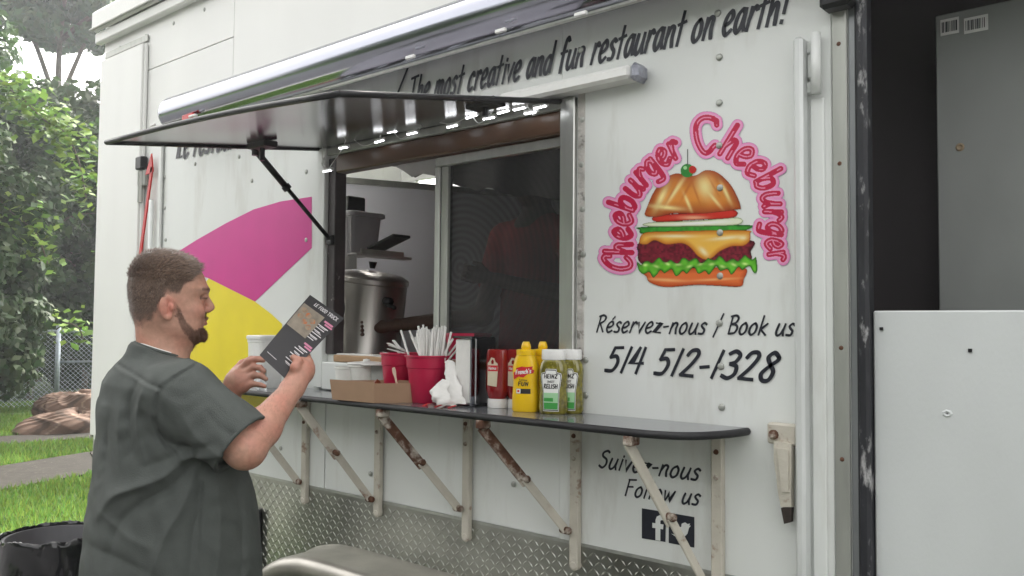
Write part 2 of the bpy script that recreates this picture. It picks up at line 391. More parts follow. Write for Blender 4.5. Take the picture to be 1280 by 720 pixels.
# back wall has an opening added to let daylight into the kitchen
b = MB(); b.box(XL + .036, XR - .036, YB - .04, YB - .002, ZB, 1.35); b.box(XL + .036, XR - .036, YB - .04, YB - .002, 2.72, ZT - .002)
b.box(XL + .036, -4.9, YB - .04, YB - .002, 1.352, 2.718); b.box(-4.4, XR - .036, YB - .04, YB - .002, 1.352, 2.718); b.build('back_wall', m_wall2, TR)
MB().box(XL + .036, XR - .036, .036, YB - .041, ZB, ZB + .06).build('trailer_floor', m_indark, TR)
for q in ((XL - .02, XR + .02, -.025, .34), (XL - .02, XR + .02, 1.72, YB + .02), (XL - .02, -4.72, .342, 1.718), (-3.55, XR + .02, .342, 1.718)): MB().box(*q, ZT + .001, ZT + .05).build('roof', m_wall2, TR)  # unseen roof gap over the kitchen, added to brighten the inside
b = MB(); b.box(-4.74, -3.53, .32, .345, ZT + .051, ZT + .11); b.build('added_skylight_frame', m_alud, TR); b = MB(); b.box(-4.74, -3.53, 1.715, 1.74, ZT + .051, ZT + .11); b.build('added_skylight_frame', m_alud, TR)
b = MB(); b.box(XL - .035, XR + .035, -.045, -.001, 3.235, 3.30, .008); b.box(XL - .04, XR + .04, -.07, -.026, 3.302, 3.43, .02); b.build('cornice', m_wall2, TR, auto=True)
MB().tube([(XL - .04, -.072, 3.312), (XR + .04, -.072, 3.312)], .008).build('cornice_bead', m_alud, TR, smooth=True)
# corner leaf at the left end
cz = wxz(160, 66)[1]; cx = wxz(178, 300)[0]
MB().box(XL + .02, cx, -.03, -.0045, .95, cz, .004).build('corner_leaf', m_wall2, TR)
MB().box(XL + .03, cx + .02, -.012, -.0045, cz + .012, cz + .05, .003).build('corner_slot', m_alud, TR)
MB().box(cx + .002, cx + .02, -.02, -.0045, .95, cz, .003).build('corner_strip', m_wall2, TR)
# left hardware
b = MB(); hx, hz = wxz(184, 208); b.box(hx - .05, hx + .02, -.045, -.005, hz - .02, hz + .05, .006); b.build('catch_box', m_blackm, TR)
b = MB(); b.box(hx - .05, hx + .03, -.03, -.005, hz - .11, hz - .025, .005); b.tube([(hx - .01, -.03, hz - .2), (hx - .01, -.03, hz - .03)], .014); b.build('catch', m_alud, TR, auto=True)
b = MB(); p0 = wxz(197, 210); p1 = wxz(182, 320); b.bar((p0[0], -.03, p0[1]), (p1[0], -.03, p1[1]), .022, .008, (0, 1, 0)); p2 = wxz(194, 205)
b.prism([(p2[0] - .04, p2[1] - .06), (p2[0] + .04, p2[1] - .05), (p2[0] + .02, p2[1] + .05)], -.034, -.026); b.build('red_strap', m_red, TR)
MB().box(PXL - .045, PXL - .012, -.02, -.0045, .95, 2.56, .005).build('side_rail', m_wall, TR)
MB().tube([(PXL - .10, -.025, 1.0), (PXL - .10, -.025, 2.25)], .013).build('lock_rod', m_wall, TR, smooth=True)

# rivets
riv = None
def rivet(px=None, py=None, X=None, Z=None, y=-.004):
    global riv
    if px is not None: X, Z = wxz(px, py)
    if riv is None:
        b = MB(); A = np.array([(1, 0, 0), (0, 0, 1), (0, -1, 0)], float)
        b.lathe([(.0105, 0), (.0095, .0028), (.006, .0045), (.0025, .005)], (0, 0, 0), 10, A=A)
        riv = mesh_from('rivet', b.v, b.f, m_alud, None, True, local=True, origin=(0, 0, 0)); riv.parent = TR
        riv.location = Vector((X + 2.9, y, Z)); return
    share(riv, TR, (X + 2.9, y, Z))
for (px, py) in [(900, 72), (727, 63), (900, 129), (900, 182), (901, 235), (901, 291), (901, 345), (900, 404), (902, 458), (903, 509), (898, 17),
                 (728, 206), (729, 150), (729, 262), (730, 318), (731, 372), (733, 450), (733, 494),
                 (207, 222), (207, 260), (208, 300), (384, 215), (384, 300), (384, 380), (385, 450), (245, 205), (316, 226), (300, 196),
                 (464, 592), (643, 605), (352, 560)]:
    rivet(px, py)
for px in range(470, 640, 26): rivet(X=wxz(px, 480)[0], Z=1.395, y=-.0)
for k in range(14): rivet(X=-4.9 + k * .31, Z=3.18, y=0.)

# awning roller tube with end cap, rail and clips
b = MB(); TX0, TX1 = -4.05, -.62; TY, TZ, TRr = -.10, 2.637, .086
b.tube([(TX0, TY, TZ), (TX1, TY, TZ)], TRr, 40, caps=False); b.build('awning_tube', m_chrome, TR, smooth=True)
b = MB(); A = np.array([(0, 1, 0), (0, 0, 1), (1, 0, 0)], float)
b.lathe([(.02, -.05), (.06, -.04), (.08, -.02), (.086, 0), (.086, .03)], (TX0, TY, TZ), 28, A=A); b.build('end_cap', m_chrome, TR, smooth=True)
MB().tube([(TX0 + .03, TY - .01, TZ - .088), (TX1, TY - .01, TZ - .088)], .008).build('awning_rail', m_alu, TR, smooth=True)
MB().box(TX0 + .03, TX1, -.05, -.002, 2.722, 2.738, .003).build('drip_rail', m_alud, TR)
MB().box(TX0 - .03, TX0 + .01, -.09, -.0055, TZ - .08, TZ + .07, .006).build('awning_bracket', m_black, TR)
b = MB(); x_, z_ = wxz(235, 146, -.18); b.obox((x_, -.178, z_), (.05, .007, .014), np.eye(3), .004); b.build('red_marker_lamp', m_red, TR)
b = MB(); b.obox((x_ + .05, -.182, z_ - .004), (.03, .008, .006), np.eye(3), .003)
b.build('lamp_clip', m_white, TR)
for (px, py) in ((512, 71), (625, 38), (725, 17), (190, 156)):
    x_, z_ = wxz(px, py, -.18); MB().obox((x_, -.176, z_), (.022, .006, .006), np.eye(3), .002).build('tube_clip', m_white, TR)
b = MB(); x_, z_ = wxz(1048, 5); b.box(x_ - .03, x_ + .05, -.06, -.004, z_ - .025, z_ + .1, .01); b.build('awning_end_bracket', m_blackm, TR)

# hatch held open over the window (a sheet with folded edge, and its stay)
HL, HR = onY(405, 187), onY(705, 128)
OL = onX(133, 178, HL[0]); OR_ = onX(425, 117, HR[0])
HL[1] = HR[1] = -.012
def quad_panel(c, t, n=14):
    """c: inner-left, inner-right, outer-right, outer-left; slightly bowed sheet of thickness t"""
    top, bot = [], []
    for i in range(n + 1):
        v = i / n; r1, r2 = [], []
        for j in range(n + 1):
            u = j / n
            p = (1 - v) * ((1 - u) * c[0] + u * c[1]) + v * ((1 - u) * c[3] + u * c[2])
            p = p + np.array((0, 0, .012 * math.sin(math.pi * u) * v + .006 * math.sin(9 * u + 3 * v) * (1 - v) * v))
            r1.append(p + (0, 0, t)); r2.append(p)
        top.append(r1); bot.append(r2[::-1])
    b = MB(); b.grid(top); b.grid(bot); return b
cor = [HL, HR, OR_, OL]
quad_panel(cor, .004).build('hatch_panel', m_hatch, TR, smooth=True)
b = MB()
for p, q in ((cor[1], cor[2]), (cor[2], cor[3]), (cor[3], cor[0])):
    pts = [p + (q - p) * k / 10 + np.array((0, 0, (.012 * math.sin(math.pi * k / 10) if (q is cor[3]) else 0))) for k in range(11)]
    b.tube([pt + np.array((0, 0, 0.0)) for pt in pts], .009, 8)
b.build('hatch_edge', m_blackm, TR, smooth=True)
b = MB(); b.tube([HL + (0, .004, .012), HR + (0, .004, .012)], .014, 10); b.build('hatch_hinge', m_wall, TR, smooth=True)
st0 = onX(316, 184, HL[0] + .02); st1 = onY(413, 300, -.02); mid_ = st0 + (st1 - st0) * .42
b = MB(); b.tube([st0, mid_], .013, 10); b.tube([mid_, st1], .0085, 10); b.tube([mid_ - (st1 - st0) * .02, mid_ + (st1 - st0) * .02], .018, 10); b.build('gas_stay', m_blackm, TR, smooth=True)
b = MB(); b.obox(st1, (.02, .01, .02), np.eye(3), .004); b.build('stay_mount', m_blackm, TR)
p = cor[0] + (cor[3] - cor[0]) * .42 + (cor[1] - cor[0]) * .11
b = MB(); b.obox(p - (0, 0, .012), (.06, .03, .012), np.eye(3), .004); b.tube([p - (0, 0, .02), p - (0, 0, .07)], .01); b.tube([p - (.05, 0, .02), p - (.05, 0, .045)], .012); b.build('hatch_latch', m_blackm, TR)
p = cor[0] + (cor[3] - cor[0]) * .3 + (cor[1] - cor[0]) * .93
b = MB(); b.obox(p - (0, 0, .012), (.06, .03, .012), np.eye(3), .004); b.tube([p - (0, 0, .02), p - (0, 0, .05)], .01); b.build('hatch_latch', m_blackm, TR)

# window frame
b = MB(); b.box(WX0 - .055, WX0 + .002, -.028, .05, 1.335, 2.335, .004); fr = b.build('window_frame', m_wall, TR)
MB().box(WX0 + .0025, WX0 + .055, -.012, .045, WZ0, WZ1, .004).build('dark_jamb', mat("worn_jamb", (.05, .04, .042), .5, 0, var=.3, vscale=9, col2=(.25, .23, .22), pscale=14, pthr=.64), TR)
jx0, jx1 = wxz(704, 300)[0], wxz(722, 300)[0]
MB().box(jx0, jx1, -.022, .05, 1.325, 2.335, .003).build('window_frame', m_alu, TR)
MB().box(jx1 + .002, jx1 + .03, -.006, .002, 1.33, 2.36, .002).build('sealant_strip', mat("old_sealant", (.50, .48, .45), .7, 0, var=.3, vscale=20, col2=(.2, .19, .17), pscale=16, pthr=.55, bump=.6, bscale=60), TR)
b = MB(); b.box(WX0 + .056, jx0 - .002, -.016, .04, 2.225, 2.30, .006); b.build('wood_header', m_wood, TR)
MB().box(WX0 - .05, jx1, -.02, -.0045, 2.302, 2.332, .003).build('header_flashing', m_alud, TR)
px0 = wxz(540, 300)[0]; px1 = wxz(553, 300)[0]
MB().box(px0, jx0 - .002, .012, .035, 2.188, 2.222, .003).build('screen_track', m_alu, TR)
MB().box(px0, px0 + .028, .010, .04, WZ0, 2.186, .003).build('screen_post', m_alu, TR)
MB().box(px0 + .030, px1 + .01, .014, .044, WZ0, 2.186, .003).build('screen_post', m_alud, TR)
# insect screen: real wire cloth is far finer than a pixel, so a sheet with moiré rings painted into its transparency
m = bpy.data.materials.new("insect_screen"); m.use_nodes = True; t = m.node_tree; bs = t.nodes['Principled BSDF']
bs.inputs['Base Color'].default_value = (.012, .012, .014, 1); bs.inputs['Roughness'].default_value = .6
tp = N(t, 'ShaderNodeBsdfTransparent'); mx = N(t, 'ShaderNodeMixShader'); tc = N(t, 'ShaderNodeTexCoord')
w1 = N(t, 'ShaderNodeTexWave'); w1.wave_type = 'RINGS'; w1.rings_direction = 'Y'; w1.inputs['Scale'].default_value = 13; w1.inputs['Distortion'].default_value = 4; w1.inputs['Detail'].default_value = 1.2; w1.inputs['Detail Scale'].default_value = .22; w1.bands_direction = 'Z'
mpp = N(t, 'ShaderNodeMapping'); _c = onY(575, 335, .028); mpp.inputs['Location'].default_value = (-(_c[0] + 2.9), 0, -_c[2]); t.links.new(tc.outputs['Object'], mpp.inputs['Vector']); t.links.new(mpp.outputs[0], w1.inputs['Vector'])
mr = N(t, 'ShaderNodeMapRange'); mr.inputs['To Min'].default_value = .275; mr.inputs['To Max'].default_value = .205
t.links.new(w1.outputs['Fac'], mr.inputs['Value']); t.links.new(mr.outputs[0], mx.inputs[0])
t.links.new(bs.outputs[0], mx.inputs[1]); t.links.new(tp.outputs[0], mx.inputs[2]); t.links.new(mx.outputs[0], t.nodes['Material Output'].inputs['Surface'])
b = MB(); b.grid([[(px1 + .011, .028, WZ0), (jx0 - .003, .028, WZ0)], [(px1 + .011, .028, 2.187), (jx0 - .003, .028, 2.187)]]); b.build('insect_screen', m, TR)
# sill and ledge
MB().box(WX0 + .056, jx0 - .002, -.012, .30, WZ0 - .03, WZ0 - .002, .004).build('window_sill', m_board, TR)
MB().box(WX0 + .004, jx0 - .002, -.03, -.003, 1.33, WZ0 - .032, .004).build('sill_apron', m_wall, TR)

# counter shelf, edge moulding
def cpl(px, py): p = onZ(px, py, 1.321); return (p[0], p[1])
edge = [(-4.0, -.25), (-3.2, -.25), (-2.65, -.25), (-2.3, -.25), (-1.95, -.25), (-1.6, -.25), (-1.35, -.252), (-1.19, -.246), (-1.105, -.205), (-1.062, -.12), (-1.048, -.06), (-1.044, -.0045)]
ed = crom([(x, y, 0) for x, y in edge], 5)
ed = [(p[0], p[1]) for p in ed]
poly = ed + [(-4.0, -.0045)]
b = MB(); n = len(poly); V = [(x, y, 1.309) for x, y in poly] + [(x, y, 1.327) for x, y in poly]
b.add(V, [tuple(range(n))[::-1], tuple(range(n, 2 * n))] + [(i, (i + 1) % n, (i + 1) % n + n, i + n) for i in range(n)])
b.build('counter_shelf', m_counter, TR)
MB().tube([(x, y - .004, 1.3175) for x, y in ed], .0108, 10).build('counter_edging', m_black, TR, smooth=True)

# brackets: upright, folding diagonal brace in two halves, pivot bolts
def bracket(X, i):
    zt = 1.305; zb = [.845, .862, .85, .84, .80][i]; yo = [-.27, -.265, -.215, -.23, -.245][i]; zl = zb + [.09, .065, .11, .12, .08][i]; yo = -.245
    b = MB(); b.box(X - .017, X + .017, -.026, -.0045, zb + .012, zt, .003); b.lathe([(.017, 0), (.017, .0190), (.010, .0225)], (X, -.0045, zb + .014), 14, A=np.array([(1, 0, 0), (0, 0, 1), (0, -1, 0)], float))
    up = b.build('bracket_upright', m_rust, TR)
    a = np.array((X - .022, -.035, zl)); c = np.array((X - .185 + (.05 if i == 4 else 0), yo, zt - .018)); mm = a + (c - a) * .50
    MB().bar(a, mm, .030, .007, (1, 0, 0), .002).build('brace', m_rust, TR)
    MB().bar(mm - (c - a) * .05 - np.array((.009, 0, 0)), c - np.array((.009, 0, 0)), .036, .009, (1, 0, 0), .002).build('brace', m_rust if i in (0, 1, 4) else m_rustheavy, TR)
    A = np.array([(0, 1, 0), (0, 0, 1), (1, 0, 0)], float)
    for q in (a, mm): b = MB(); b.lathe([(.010, -.020), (.012, -.016), (.012, .012), (.008, .018)], q, 12, A=A); b.build('pivot_bolt', m_rustheavy, TR, smooth=False)
    b = MB(); b.obox(c + np.array((0, 0, .008)), (.014, .022, .013), np.eye(3), .003); b.build('brace_hinge', m_rustheavy, TR)
    for z in (zt - .05, zt - .12): 
        b = MB(); b.lathe([(.008, 0), (.006, .006)], (X, -.026, z), 8, A=np.array([(1, 0, 0), (0, 0, 1), (0, -1, 0)], float)); b.build('bolt', m_rustheavy, TR)
for i, X in enumerate((-3.03, -2.56, -2.087, -1.617, -1.128)): bracket(X, i)

# diamond plate skirt with raised lugs
MB().box(XL + .01, -.93, -.005, .0035, ZB, .917, 0).build('skirt_plate', m_plate, TR)
MB().box(XL + .01, -.93, -.0065, -.0052, .912, .922, 0).build('skirt_lip', m_alud, TR)
lv, lf = [], []
nx = int((5.08 - .94) / .024)
for i in range(nx):
    for j in range(20):
        X = XL + .03 + i * .024; Z = ZB + .015 + j * .024
        if Z > .905: continue
        d = 1 if (i + j) % 2 else -1
        if -3.02 < X < -1.75 and Z < .66: continue
        L, Wd = .0135, .0036; c = math.cos(.75 * d + math.pi / 2 * 0); s_ = math.sin(.75 * d); k = len(lv)
        for (a, w, y) in ((-1, 0, 0), (0, 1, 0), (1, 0, 0), (0, -1, 0), (-.45, 0, 1), (.45, 0, 1)):
            lv.append((X + c * a * L - s_ * w * Wd, -.0051 - y * .0022, Z + s_ * a * L + c * w * Wd))
        lf += [(k, k + 1, k + 4), (k + 1, k + 5, k + 4), (k + 1, k + 2, k + 5), (k + 2, k + 3, k + 5), (k + 3, k + 4, k + 5), (k + 3, k, k + 4)]
o = mesh_from('raised_lugs', lv, [f[::-1] for f in lf], m_plate, TR); tag(o, kind='stuff')

# fender over the wheels
prof = [(-3.22, .36), (-3.19, .46), (-3.12, .56), (-3.0, .645), (-2.86, .69), (-2.7, .705), (-2.2, .705), (-1.75, .70), (-1.5, .68), (-1.36, .62), (-1.26, .50), (-1.22, .38)]
pp = crom([(x, 0, z) for x, z in prof], 5)
rows = []
for p in pp:
    cx_, cz_ = -2.2, .36; d = _n([p[0] - (-2.75 if p[0] < -2.2 else -1.7), 0, p[2] - .34]) if (p[0] < -2.7 or p[0] > -1.75) else np.array((0, 0, 1.))
    r = []
    for (y, k) in ((-.0055, .012), (-.03, .0), (-.17, 0), (-.195, -.006), (-.208, -.022), (-.212, -.045), (-.209, -.07), (-.205, -.075), (-.2, -.05), (-.19, -.02), (-.006, -.012)):
        r.append(p * [1, 0, 1] + d * k + np.array((0, y, 0)))
    rows.append(r)
MB().grid(rows).build('fender', m_fender, TR, smooth=True)
for wx in (-2.72, -1.82):
    b = MB(); A = np.array([(1, 0, 0), (0, 0, 1), (0, -1, 0)], float)
    b.lathe([(.17, -.16), (.30, -.16), (.325, -.13), (.33, -.08), (.325, -.02), (.30, .01), (.2, .01)], (wx, 0, .33), 40, A=A); w_ = b.build('wheel', m_tyre, TR, smooth=True)
    b = MB(); b.lathe([(.198, 0.0), (.19, -.03), (.10, -.03), (.09, .02), (.03, .02)], (wx, -.005, .33), 30, A=A); b.build('rim', m_alud, w_, smooth=True)
# chassis rail, socket box
MB().box(XL + .05, XR - .05, .06, .14, .34, .418, .005).build('chassis_rail', m_blackm, TR)
bx, bz = wxz(323, 680); 
sb = MB().box(bx - .045, bx + .04, -.028, -.0055, bz - .13, bz + .16, .008).build('power_socket_box', m_blackm, TR)
for k in range(2): MB().box(bx - .022, bx + .022, -.036, -.0285, bz - .09 + k * .13, bz - .01 + k * .13, .006).build('socket', m_black, sb)
MB().tube([(bx - .04, -.03, bz - .12), (bx + .036, -.03, bz - .12), (bx + .036, -.03, bz + .15), (bx - .04, -.03, bz + .15), (bx - .04, -.03, bz - .12)], .004).build('socket_rim', m_alud, sb)

# tube light above the window on the right
e0 = onY(792, 94, -.05); xl = wxz(640, 128)[0]
b = MB(); b.box(xl, e0[0], -.075, -.0055, e0[2] - .012, e0[2] + .03, .01); tl = b.build('tube_light', m_white, TR, auto=True)
b = MB(); b.box(e0[0] - .001, e0[0] + .028, -.078, -.006, e0[2] - .022, e0[2] + .033, .012); b.build('tape_wrap', mat("grey_tape", (.30, .31, .36), .35, .3, var=.4, vscale=40, bump=.8, bscale=60), tl, auto=True)

# right-hand rod, hinge, latch, trim, doorway
rx = onY(1001, 300, -.03)[0]
b = MB(); b.box(rx - .012, rx + .014, -.05, -.006, .45, 2.36, .007); b.build('hinge_rod', mat("scuffed_white_rod", (.62, .64, .63), .4, .2, var=.2, vscale=10, col2=(.09, .08, .08), pscale=9, pthr=.64, patch=.03, stretch=(1, 1, .25)), TR, auto=True)
hx0, hz0 = wxz(1022, 85)
hp = MB().box(rx + .015, hx0 + .0, -.02, -.0055, hz0 - .03, hz0 + .035, .004).build('hinge', m_wall, TR)
b = MB(); b.tube([(hx0 + .005, -.025, hz0 - .075), (hx0 + .005, -.025, hz0 + .085)], .013, 12); b.build('hinge_barrel', m_wall, hp, smooth=True)
for z_ in (hz0 + .037, hz0 - .07): MB().box(hx0 - .055, hx0 - .008, -.016, -.0055, z_, z_ + .035, .005).build('hinge_leaf', m_wall, hp)
for dz in (.052, -.052):
    b = MB(); b.lathe([(.009, 0), (.007, .006), (.002, .007)], (hx0 - .03, -.016, hz0 + dz), 10, A=np.array([(1, 0, 0), (0, 0, 1), (0, -1, 0)], float)); b.build('hinge_bolt', m_alud, hp)
lx, lz = wxz(978, 542)
b = MB(); b.box(lx - .028, rx - .013, -.035, -.0055, lz - .025, lz + .03, .005); lt = b.build('lock_bracket', m_rust, TR)
b = MB(); b.lathe([(.013, 0), (.013, .008), (.006, .012)], (lx - .008, -.035, lz), 10, A=np.array([(1, 0, 0), (0, 0, 1), (0, -1, 0)], float)); b.build('bolt_head', m_rustheavy, lt)
def wpoly(pts, y0, y1, dy=0.):
    q = [tuple(wxz(a, b_, y0)) for a, b_ in pts]
    ar = sum(q[i][0] * q[(i + 1) % len(q)][1] - q[(i + 1) % len(q)][0] * q[i][1] for i in range(len(q)))
    if ar < 0: q = q[::-1]
    return MB().prism(q, y0, y1)
wpoly([(967, 551), (989, 555), (989, 585), (988, 612), (989, 634), (976, 634), (972, 614), (970, 594), (967, 575)], -.046, -.024).build('lock_handle', m_rust, lt)
wpoly([(971, 560), (985, 562), (985, 615), (977, 615)], -.052, -.0462).build('handle_rib', m_rust, lt)
wpoly([(976, 635), (989, 635), (988, 653), (980, 655)], -.044, -.026).build('handle_tip', mat("charred_tip", (.04, .03, .025), .6, 0, var=.4, vscale=40), lt)
b = MB(); b.box(rx + .018, rx + .055, -.01, -.001, .45, 2.2, .003); b.build('flashing', m_wall, TR)
tx0, tx1 = wxz(1043, 300)[0], wxz(1062, 300)[0]
trm = MB().box(tx0, tx1, -.012, -.0005, .45, 3.2, .003).build('trim_strip', m_alud, TR)
for z in (2.42, 2.33, 2.02, 1.55, 1.27, .9):
    b = MB(); b.lathe([(.006, 0), (.003, .003)], ((tx0 + tx1) / 2, -.012, z), 8, A=np.array([(1, 0, 0), (0, 0, 1), (0, -1, 0)], float)); b.build('screw', m_rustheavy, trm)
gx = wxz(1072, 300)[0]
MB().box(tx1 + .002, gx, -.004, .02, .45, 3.2, .002).build('door_frame', mat("grey_door_frame", (.25, .26, .27), .4, .5, var=.15, vscale=10, stretch=(1, 1, .2)), TR)
sx1 = wxz(1088, 300)[0]
b = MB(); b.box(gx + .001, sx1, -.02, .03, .45, 2.61, .008); b.build('door_seal', m_seal, TR, auto=True)
lzt = wxz(1180, 388, .004)[1]
MB().box(sx1 + .002, DX1 - .003, .006, .045, .47, lzt, .004).build('lower_door', m_fibre, TR)
b = MB(); c = onY(1184, 517, .0055); b.lathe([(.010, 0), (.006, .0025), (.002, .0)], (c[0], .0059, c[2]), 7, sx=1.3, A=np.array([(1, 0, 0), (0, 0, 1), (0, -1, 0)], float)); b.build('chip', m_fibre, TR)
for (px, py) in ((1101, 411), (1212, 438)):
    x_, z_ = wxz(px, py); MB().obox((x_, .0045, z_), (.004, .002, .004), np.eye(3)).build('screw', m_blackm, TR)
# doorway interior: grey plywood with two stickers, dark beyond
yg = .42
gA = onY(1169, 20, yg); gB = onY(1169, 380, yg)
MB().box(gA[0], DX1 + .8, yg, yg + .02, .5, gA[2], .003).build('plywood_partition', m_ingrey, TR)
MB().box(DX0 - .25, DX0 - .23, .037, YB - .05, .49, ZT - .01).build('partition_wall', m_indoor, TR)
MB().box(DX0 - .22, DX1 + .8, .60, .62, .49, ZT - .01).build('inner_back_panel', m_indoor, TR)
for (px, py, w, h, sl) in ((1187, 33, .048, .046, 0), (1220, 30, .06, .044, .1)):
    c = onY(px, py, yg - .002); bb = MB(); bb.obox((c[0], yg - .0015, c[2]), (w / 2, .001, h / 2), np.eye(3)); st = bb.build('paper_sticker', m_white, TR)
    bb = MB(); x = -w / 2 + .004
    while x < w / 2 - .006:
        ww = random.choice((.0012, .002, .003)); bb.obox((c[0] + x + ww / 2, yg - .0032, c[2]), (ww / 2, .0005, h / 2 - .008), np.eye(3)); x += ww + random.choice((.0014, .002, .003))
    bb.build('printed_bars', m_ink, st)
c = onY(1200, 184, yg); b = MB(); b.lathe([(.012, 0), (.008, .004), (.004, .001)], (c[0], yg - .0005, c[2]), 10, A=np.array([(1, 0, 0), (0, 0, 1), (0, -1, 0)], float)); b.build('dent', mat("rust_dent", (.35, .27, .18), .5), TR)

# kitchen interior
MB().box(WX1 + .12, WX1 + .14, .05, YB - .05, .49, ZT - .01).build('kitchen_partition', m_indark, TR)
q0 = onY(421, 219, 1.2); 
# white board standing slantwise behind the urn (swung inner door)
ang = math.radians(67); dirv = np.array((math.cos(ang), math.sin(ang), 0))
A0 = CAM + ray(421, 220) * 4.4; 
A1 = A0 + dirv * 1.75; nv = np.array((-dirv[1], dirv[0], 0))
A00 = A0 - dirv * .35
b = MB(); V = []
for p in (A00, A1):
    for off in (0, .03):
        for z in (.6, A0[2]): V.append((p + nv * off) * [1, 1, 0] + [0, 0, z])
b.add(V, [(0, 1, 3, 2), (4, 6, 7, 5), (0, 4, 5, 1), (2, 3, 7, 6), (0, 2, 6, 4), (1, 5, 7, 3)]); b.build('inner_door', m_inwall, TR)
b = MB(); b.bar(A00 * [1, 1, 0] + [0, 0, A0[2] - .02] - nv * .01, A1 * [1, 1, 0] + [0, 0, A0[2] - .02] - nv * .01, .02, .03); b.build('inner_door_rail', m_alud, TR)
"""inside shelf"""
S = onY(455, 322, .30)
b = MB(); b.box(WX0 + .056, S[0] + .13, .10, .42, S[2] - .012, S[2], .003); b.box(WX0 + .056, S[0] + .10, .10, .105, S[2] - .07, S[2] - .013); b.build('inner_shelf', mat("shelf_grey", (.42, .41, .40), .4, .3, var=.1, vscale=10), TR)
b = MB(); 
for k in range(6): b.box(S[0] + .132, S[0] + .20, .14 + k * .04, .148 + k * .04, S[2] - .002, S[2] + .004)
b.box(S[0] + .196, S[0] + .202, .12, .36, S[2] - .003, S[2] + .018); b.build('shelf_rack', m_alud, TR)
# work surface inside
MB().box(XL + .3, WX1 + .1, .10, .62, WZ0 - .10, WZ0 - .045, .005).build('inner_worktop', m_steel, TR)
# dark folded awning cloth hanging under the inner ceiling
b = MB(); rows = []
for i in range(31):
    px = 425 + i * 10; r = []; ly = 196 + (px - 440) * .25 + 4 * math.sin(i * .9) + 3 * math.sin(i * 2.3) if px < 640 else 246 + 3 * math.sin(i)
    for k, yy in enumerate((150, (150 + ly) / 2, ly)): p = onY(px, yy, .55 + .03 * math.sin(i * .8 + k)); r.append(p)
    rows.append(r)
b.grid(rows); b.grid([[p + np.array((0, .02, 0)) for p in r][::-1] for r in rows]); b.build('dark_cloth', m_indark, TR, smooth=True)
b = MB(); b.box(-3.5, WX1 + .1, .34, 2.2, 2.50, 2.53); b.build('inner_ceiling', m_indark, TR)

# ================================================================== vinyl lettering and pictures on the wall
def lay_text(txt, pA, pB, top_px, parent, y=-.0075, width=.12, name='lettering', slant=.24, space=.10, curve=None):
    """brush lettering from wall pixel pA to pB (baseline), cap height = wall height between top_px and pA"""
    a = np.array(wxz(*pA)); c = np.array(wxz(*pB)); h = wxz(*top_px)[1] - a[1]
    S_, w, per = text_strokes(txt, h, slant, space); L = np.linalg.norm(c - a); k = L / w; d = (c - a) / L; nn = np.array((-d[1], d[0]))
    v, f = [], []; yy = y
    S2 = [[np.array((p[0] * k, p[1])) for p in st] for st in S_]
    for V, Fs in ribbons(S2, h * width):
        o = len(v); yy -= .00012
        for p in V:
            q = a + d * p[0] + nn * p[1]; v.append((q[0], yy, q[1]))
        f += [tuple(i + o for i in ff) for ff in Fs]
        if yy < y - .0012: yy = y
    return mesh_from(name, v, f, m_ink, parent)
lay_text("The most creative and fun restaurant on earth!", (511, 130), (984, 28), (511, 98), TR, slant=.3, width=.122, y=-.0045)
lay_text("|", (488, 133), (505, 129), (488, 90), TR, width=.1, y=-.0045)
lay_text("Le restaurant p", (223, 199), (340, 176), (223, 160), TR, width=.12, y=-.0075)
lay_text("Réservez-nous", (746, 415), (884, 418), (746, 394), TR, width=.12, y=-.0045)
lay_text("/ Book us", (892, 417), (994, 420), (892, 394), TR, width=.12, y=-.0045)
lay_text("514 512-1328", (756, 464), (972, 477), (756, 433), TR, width=.15, y=-.0045)
lay_text("Suivez-nous", (749, 584), (876, 601), (749, 562), TR, width=.13, y=-.0045)
lay_text("Follow us", (782, 619), (876, 632), (782, 598), TR, width=.13, y=-.0045)
def flat(poly, m, y, name, parent=TR):
    v = [];
    for (px, py) in poly:
        X, Z = wxz(px, py); v.append((X, y, Z))
    return mesh_from(name, v, [tuple(range(len(v)))[::-1]], m, parent)
def z7(pts): return [(540 + x / 3.274, 500 + y / 3.274) for x, y in pts]
flat(z7([(862, 442), (962, 458), (958, 580), (862, 565)]), m_ink, -.0045, 'social_badge')
flat(z7([(972, 460), (1077, 478), (1077, 603), (972, 584)]), m_ink, -.0045, 'social_badge')
flat(z7([(919, 572), (919, 523), (906, 521), (906, 501), (919, 503), (919, 490), (924, 476), (936, 470), (953, 472), (952, 491), (943, 490), (939, 494), (939, 506), (952, 508), (950, 528), (939, 526), (939, 575)]), m_wall, -.006, 'badge_letter')
flat(z7([(983, 545), (1000, 551), (1008, 546), (996, 536), (1003, 534), (990, 520), (997, 520), (988, 503), (1008, 516), (1024, 519), (1026, 505), (1040, 499), (1050, 506), (1061, 504), (1057, 513), (1064, 513), (1056, 522), (1050, 545), (1034, 562), (1010, 564)]), m_wall, -.006, 'badge_bird')
# colour fields of the left panel (the figure drawn over them in the photograph is not reproduced)
def smooth_poly(p): return [tuple(q[:2]) for q in p]
flat([(212, 322), (247, 300), (284, 279), (318, 262), (352, 252), (391, 246), (391, 310), (357, 342), (320, 377), (262, 348), (212, 330)], m_mag, -.0052, 'magenta_field')
flat([(262, 348), (320, 377), (340, 392), (354, 405), (353, 430), (350, 470), (344, 506), (318, 510), (262, 494), (224, 478), (222, 430), (240, 380)], m_yel, -.0060, 'yellow_field')
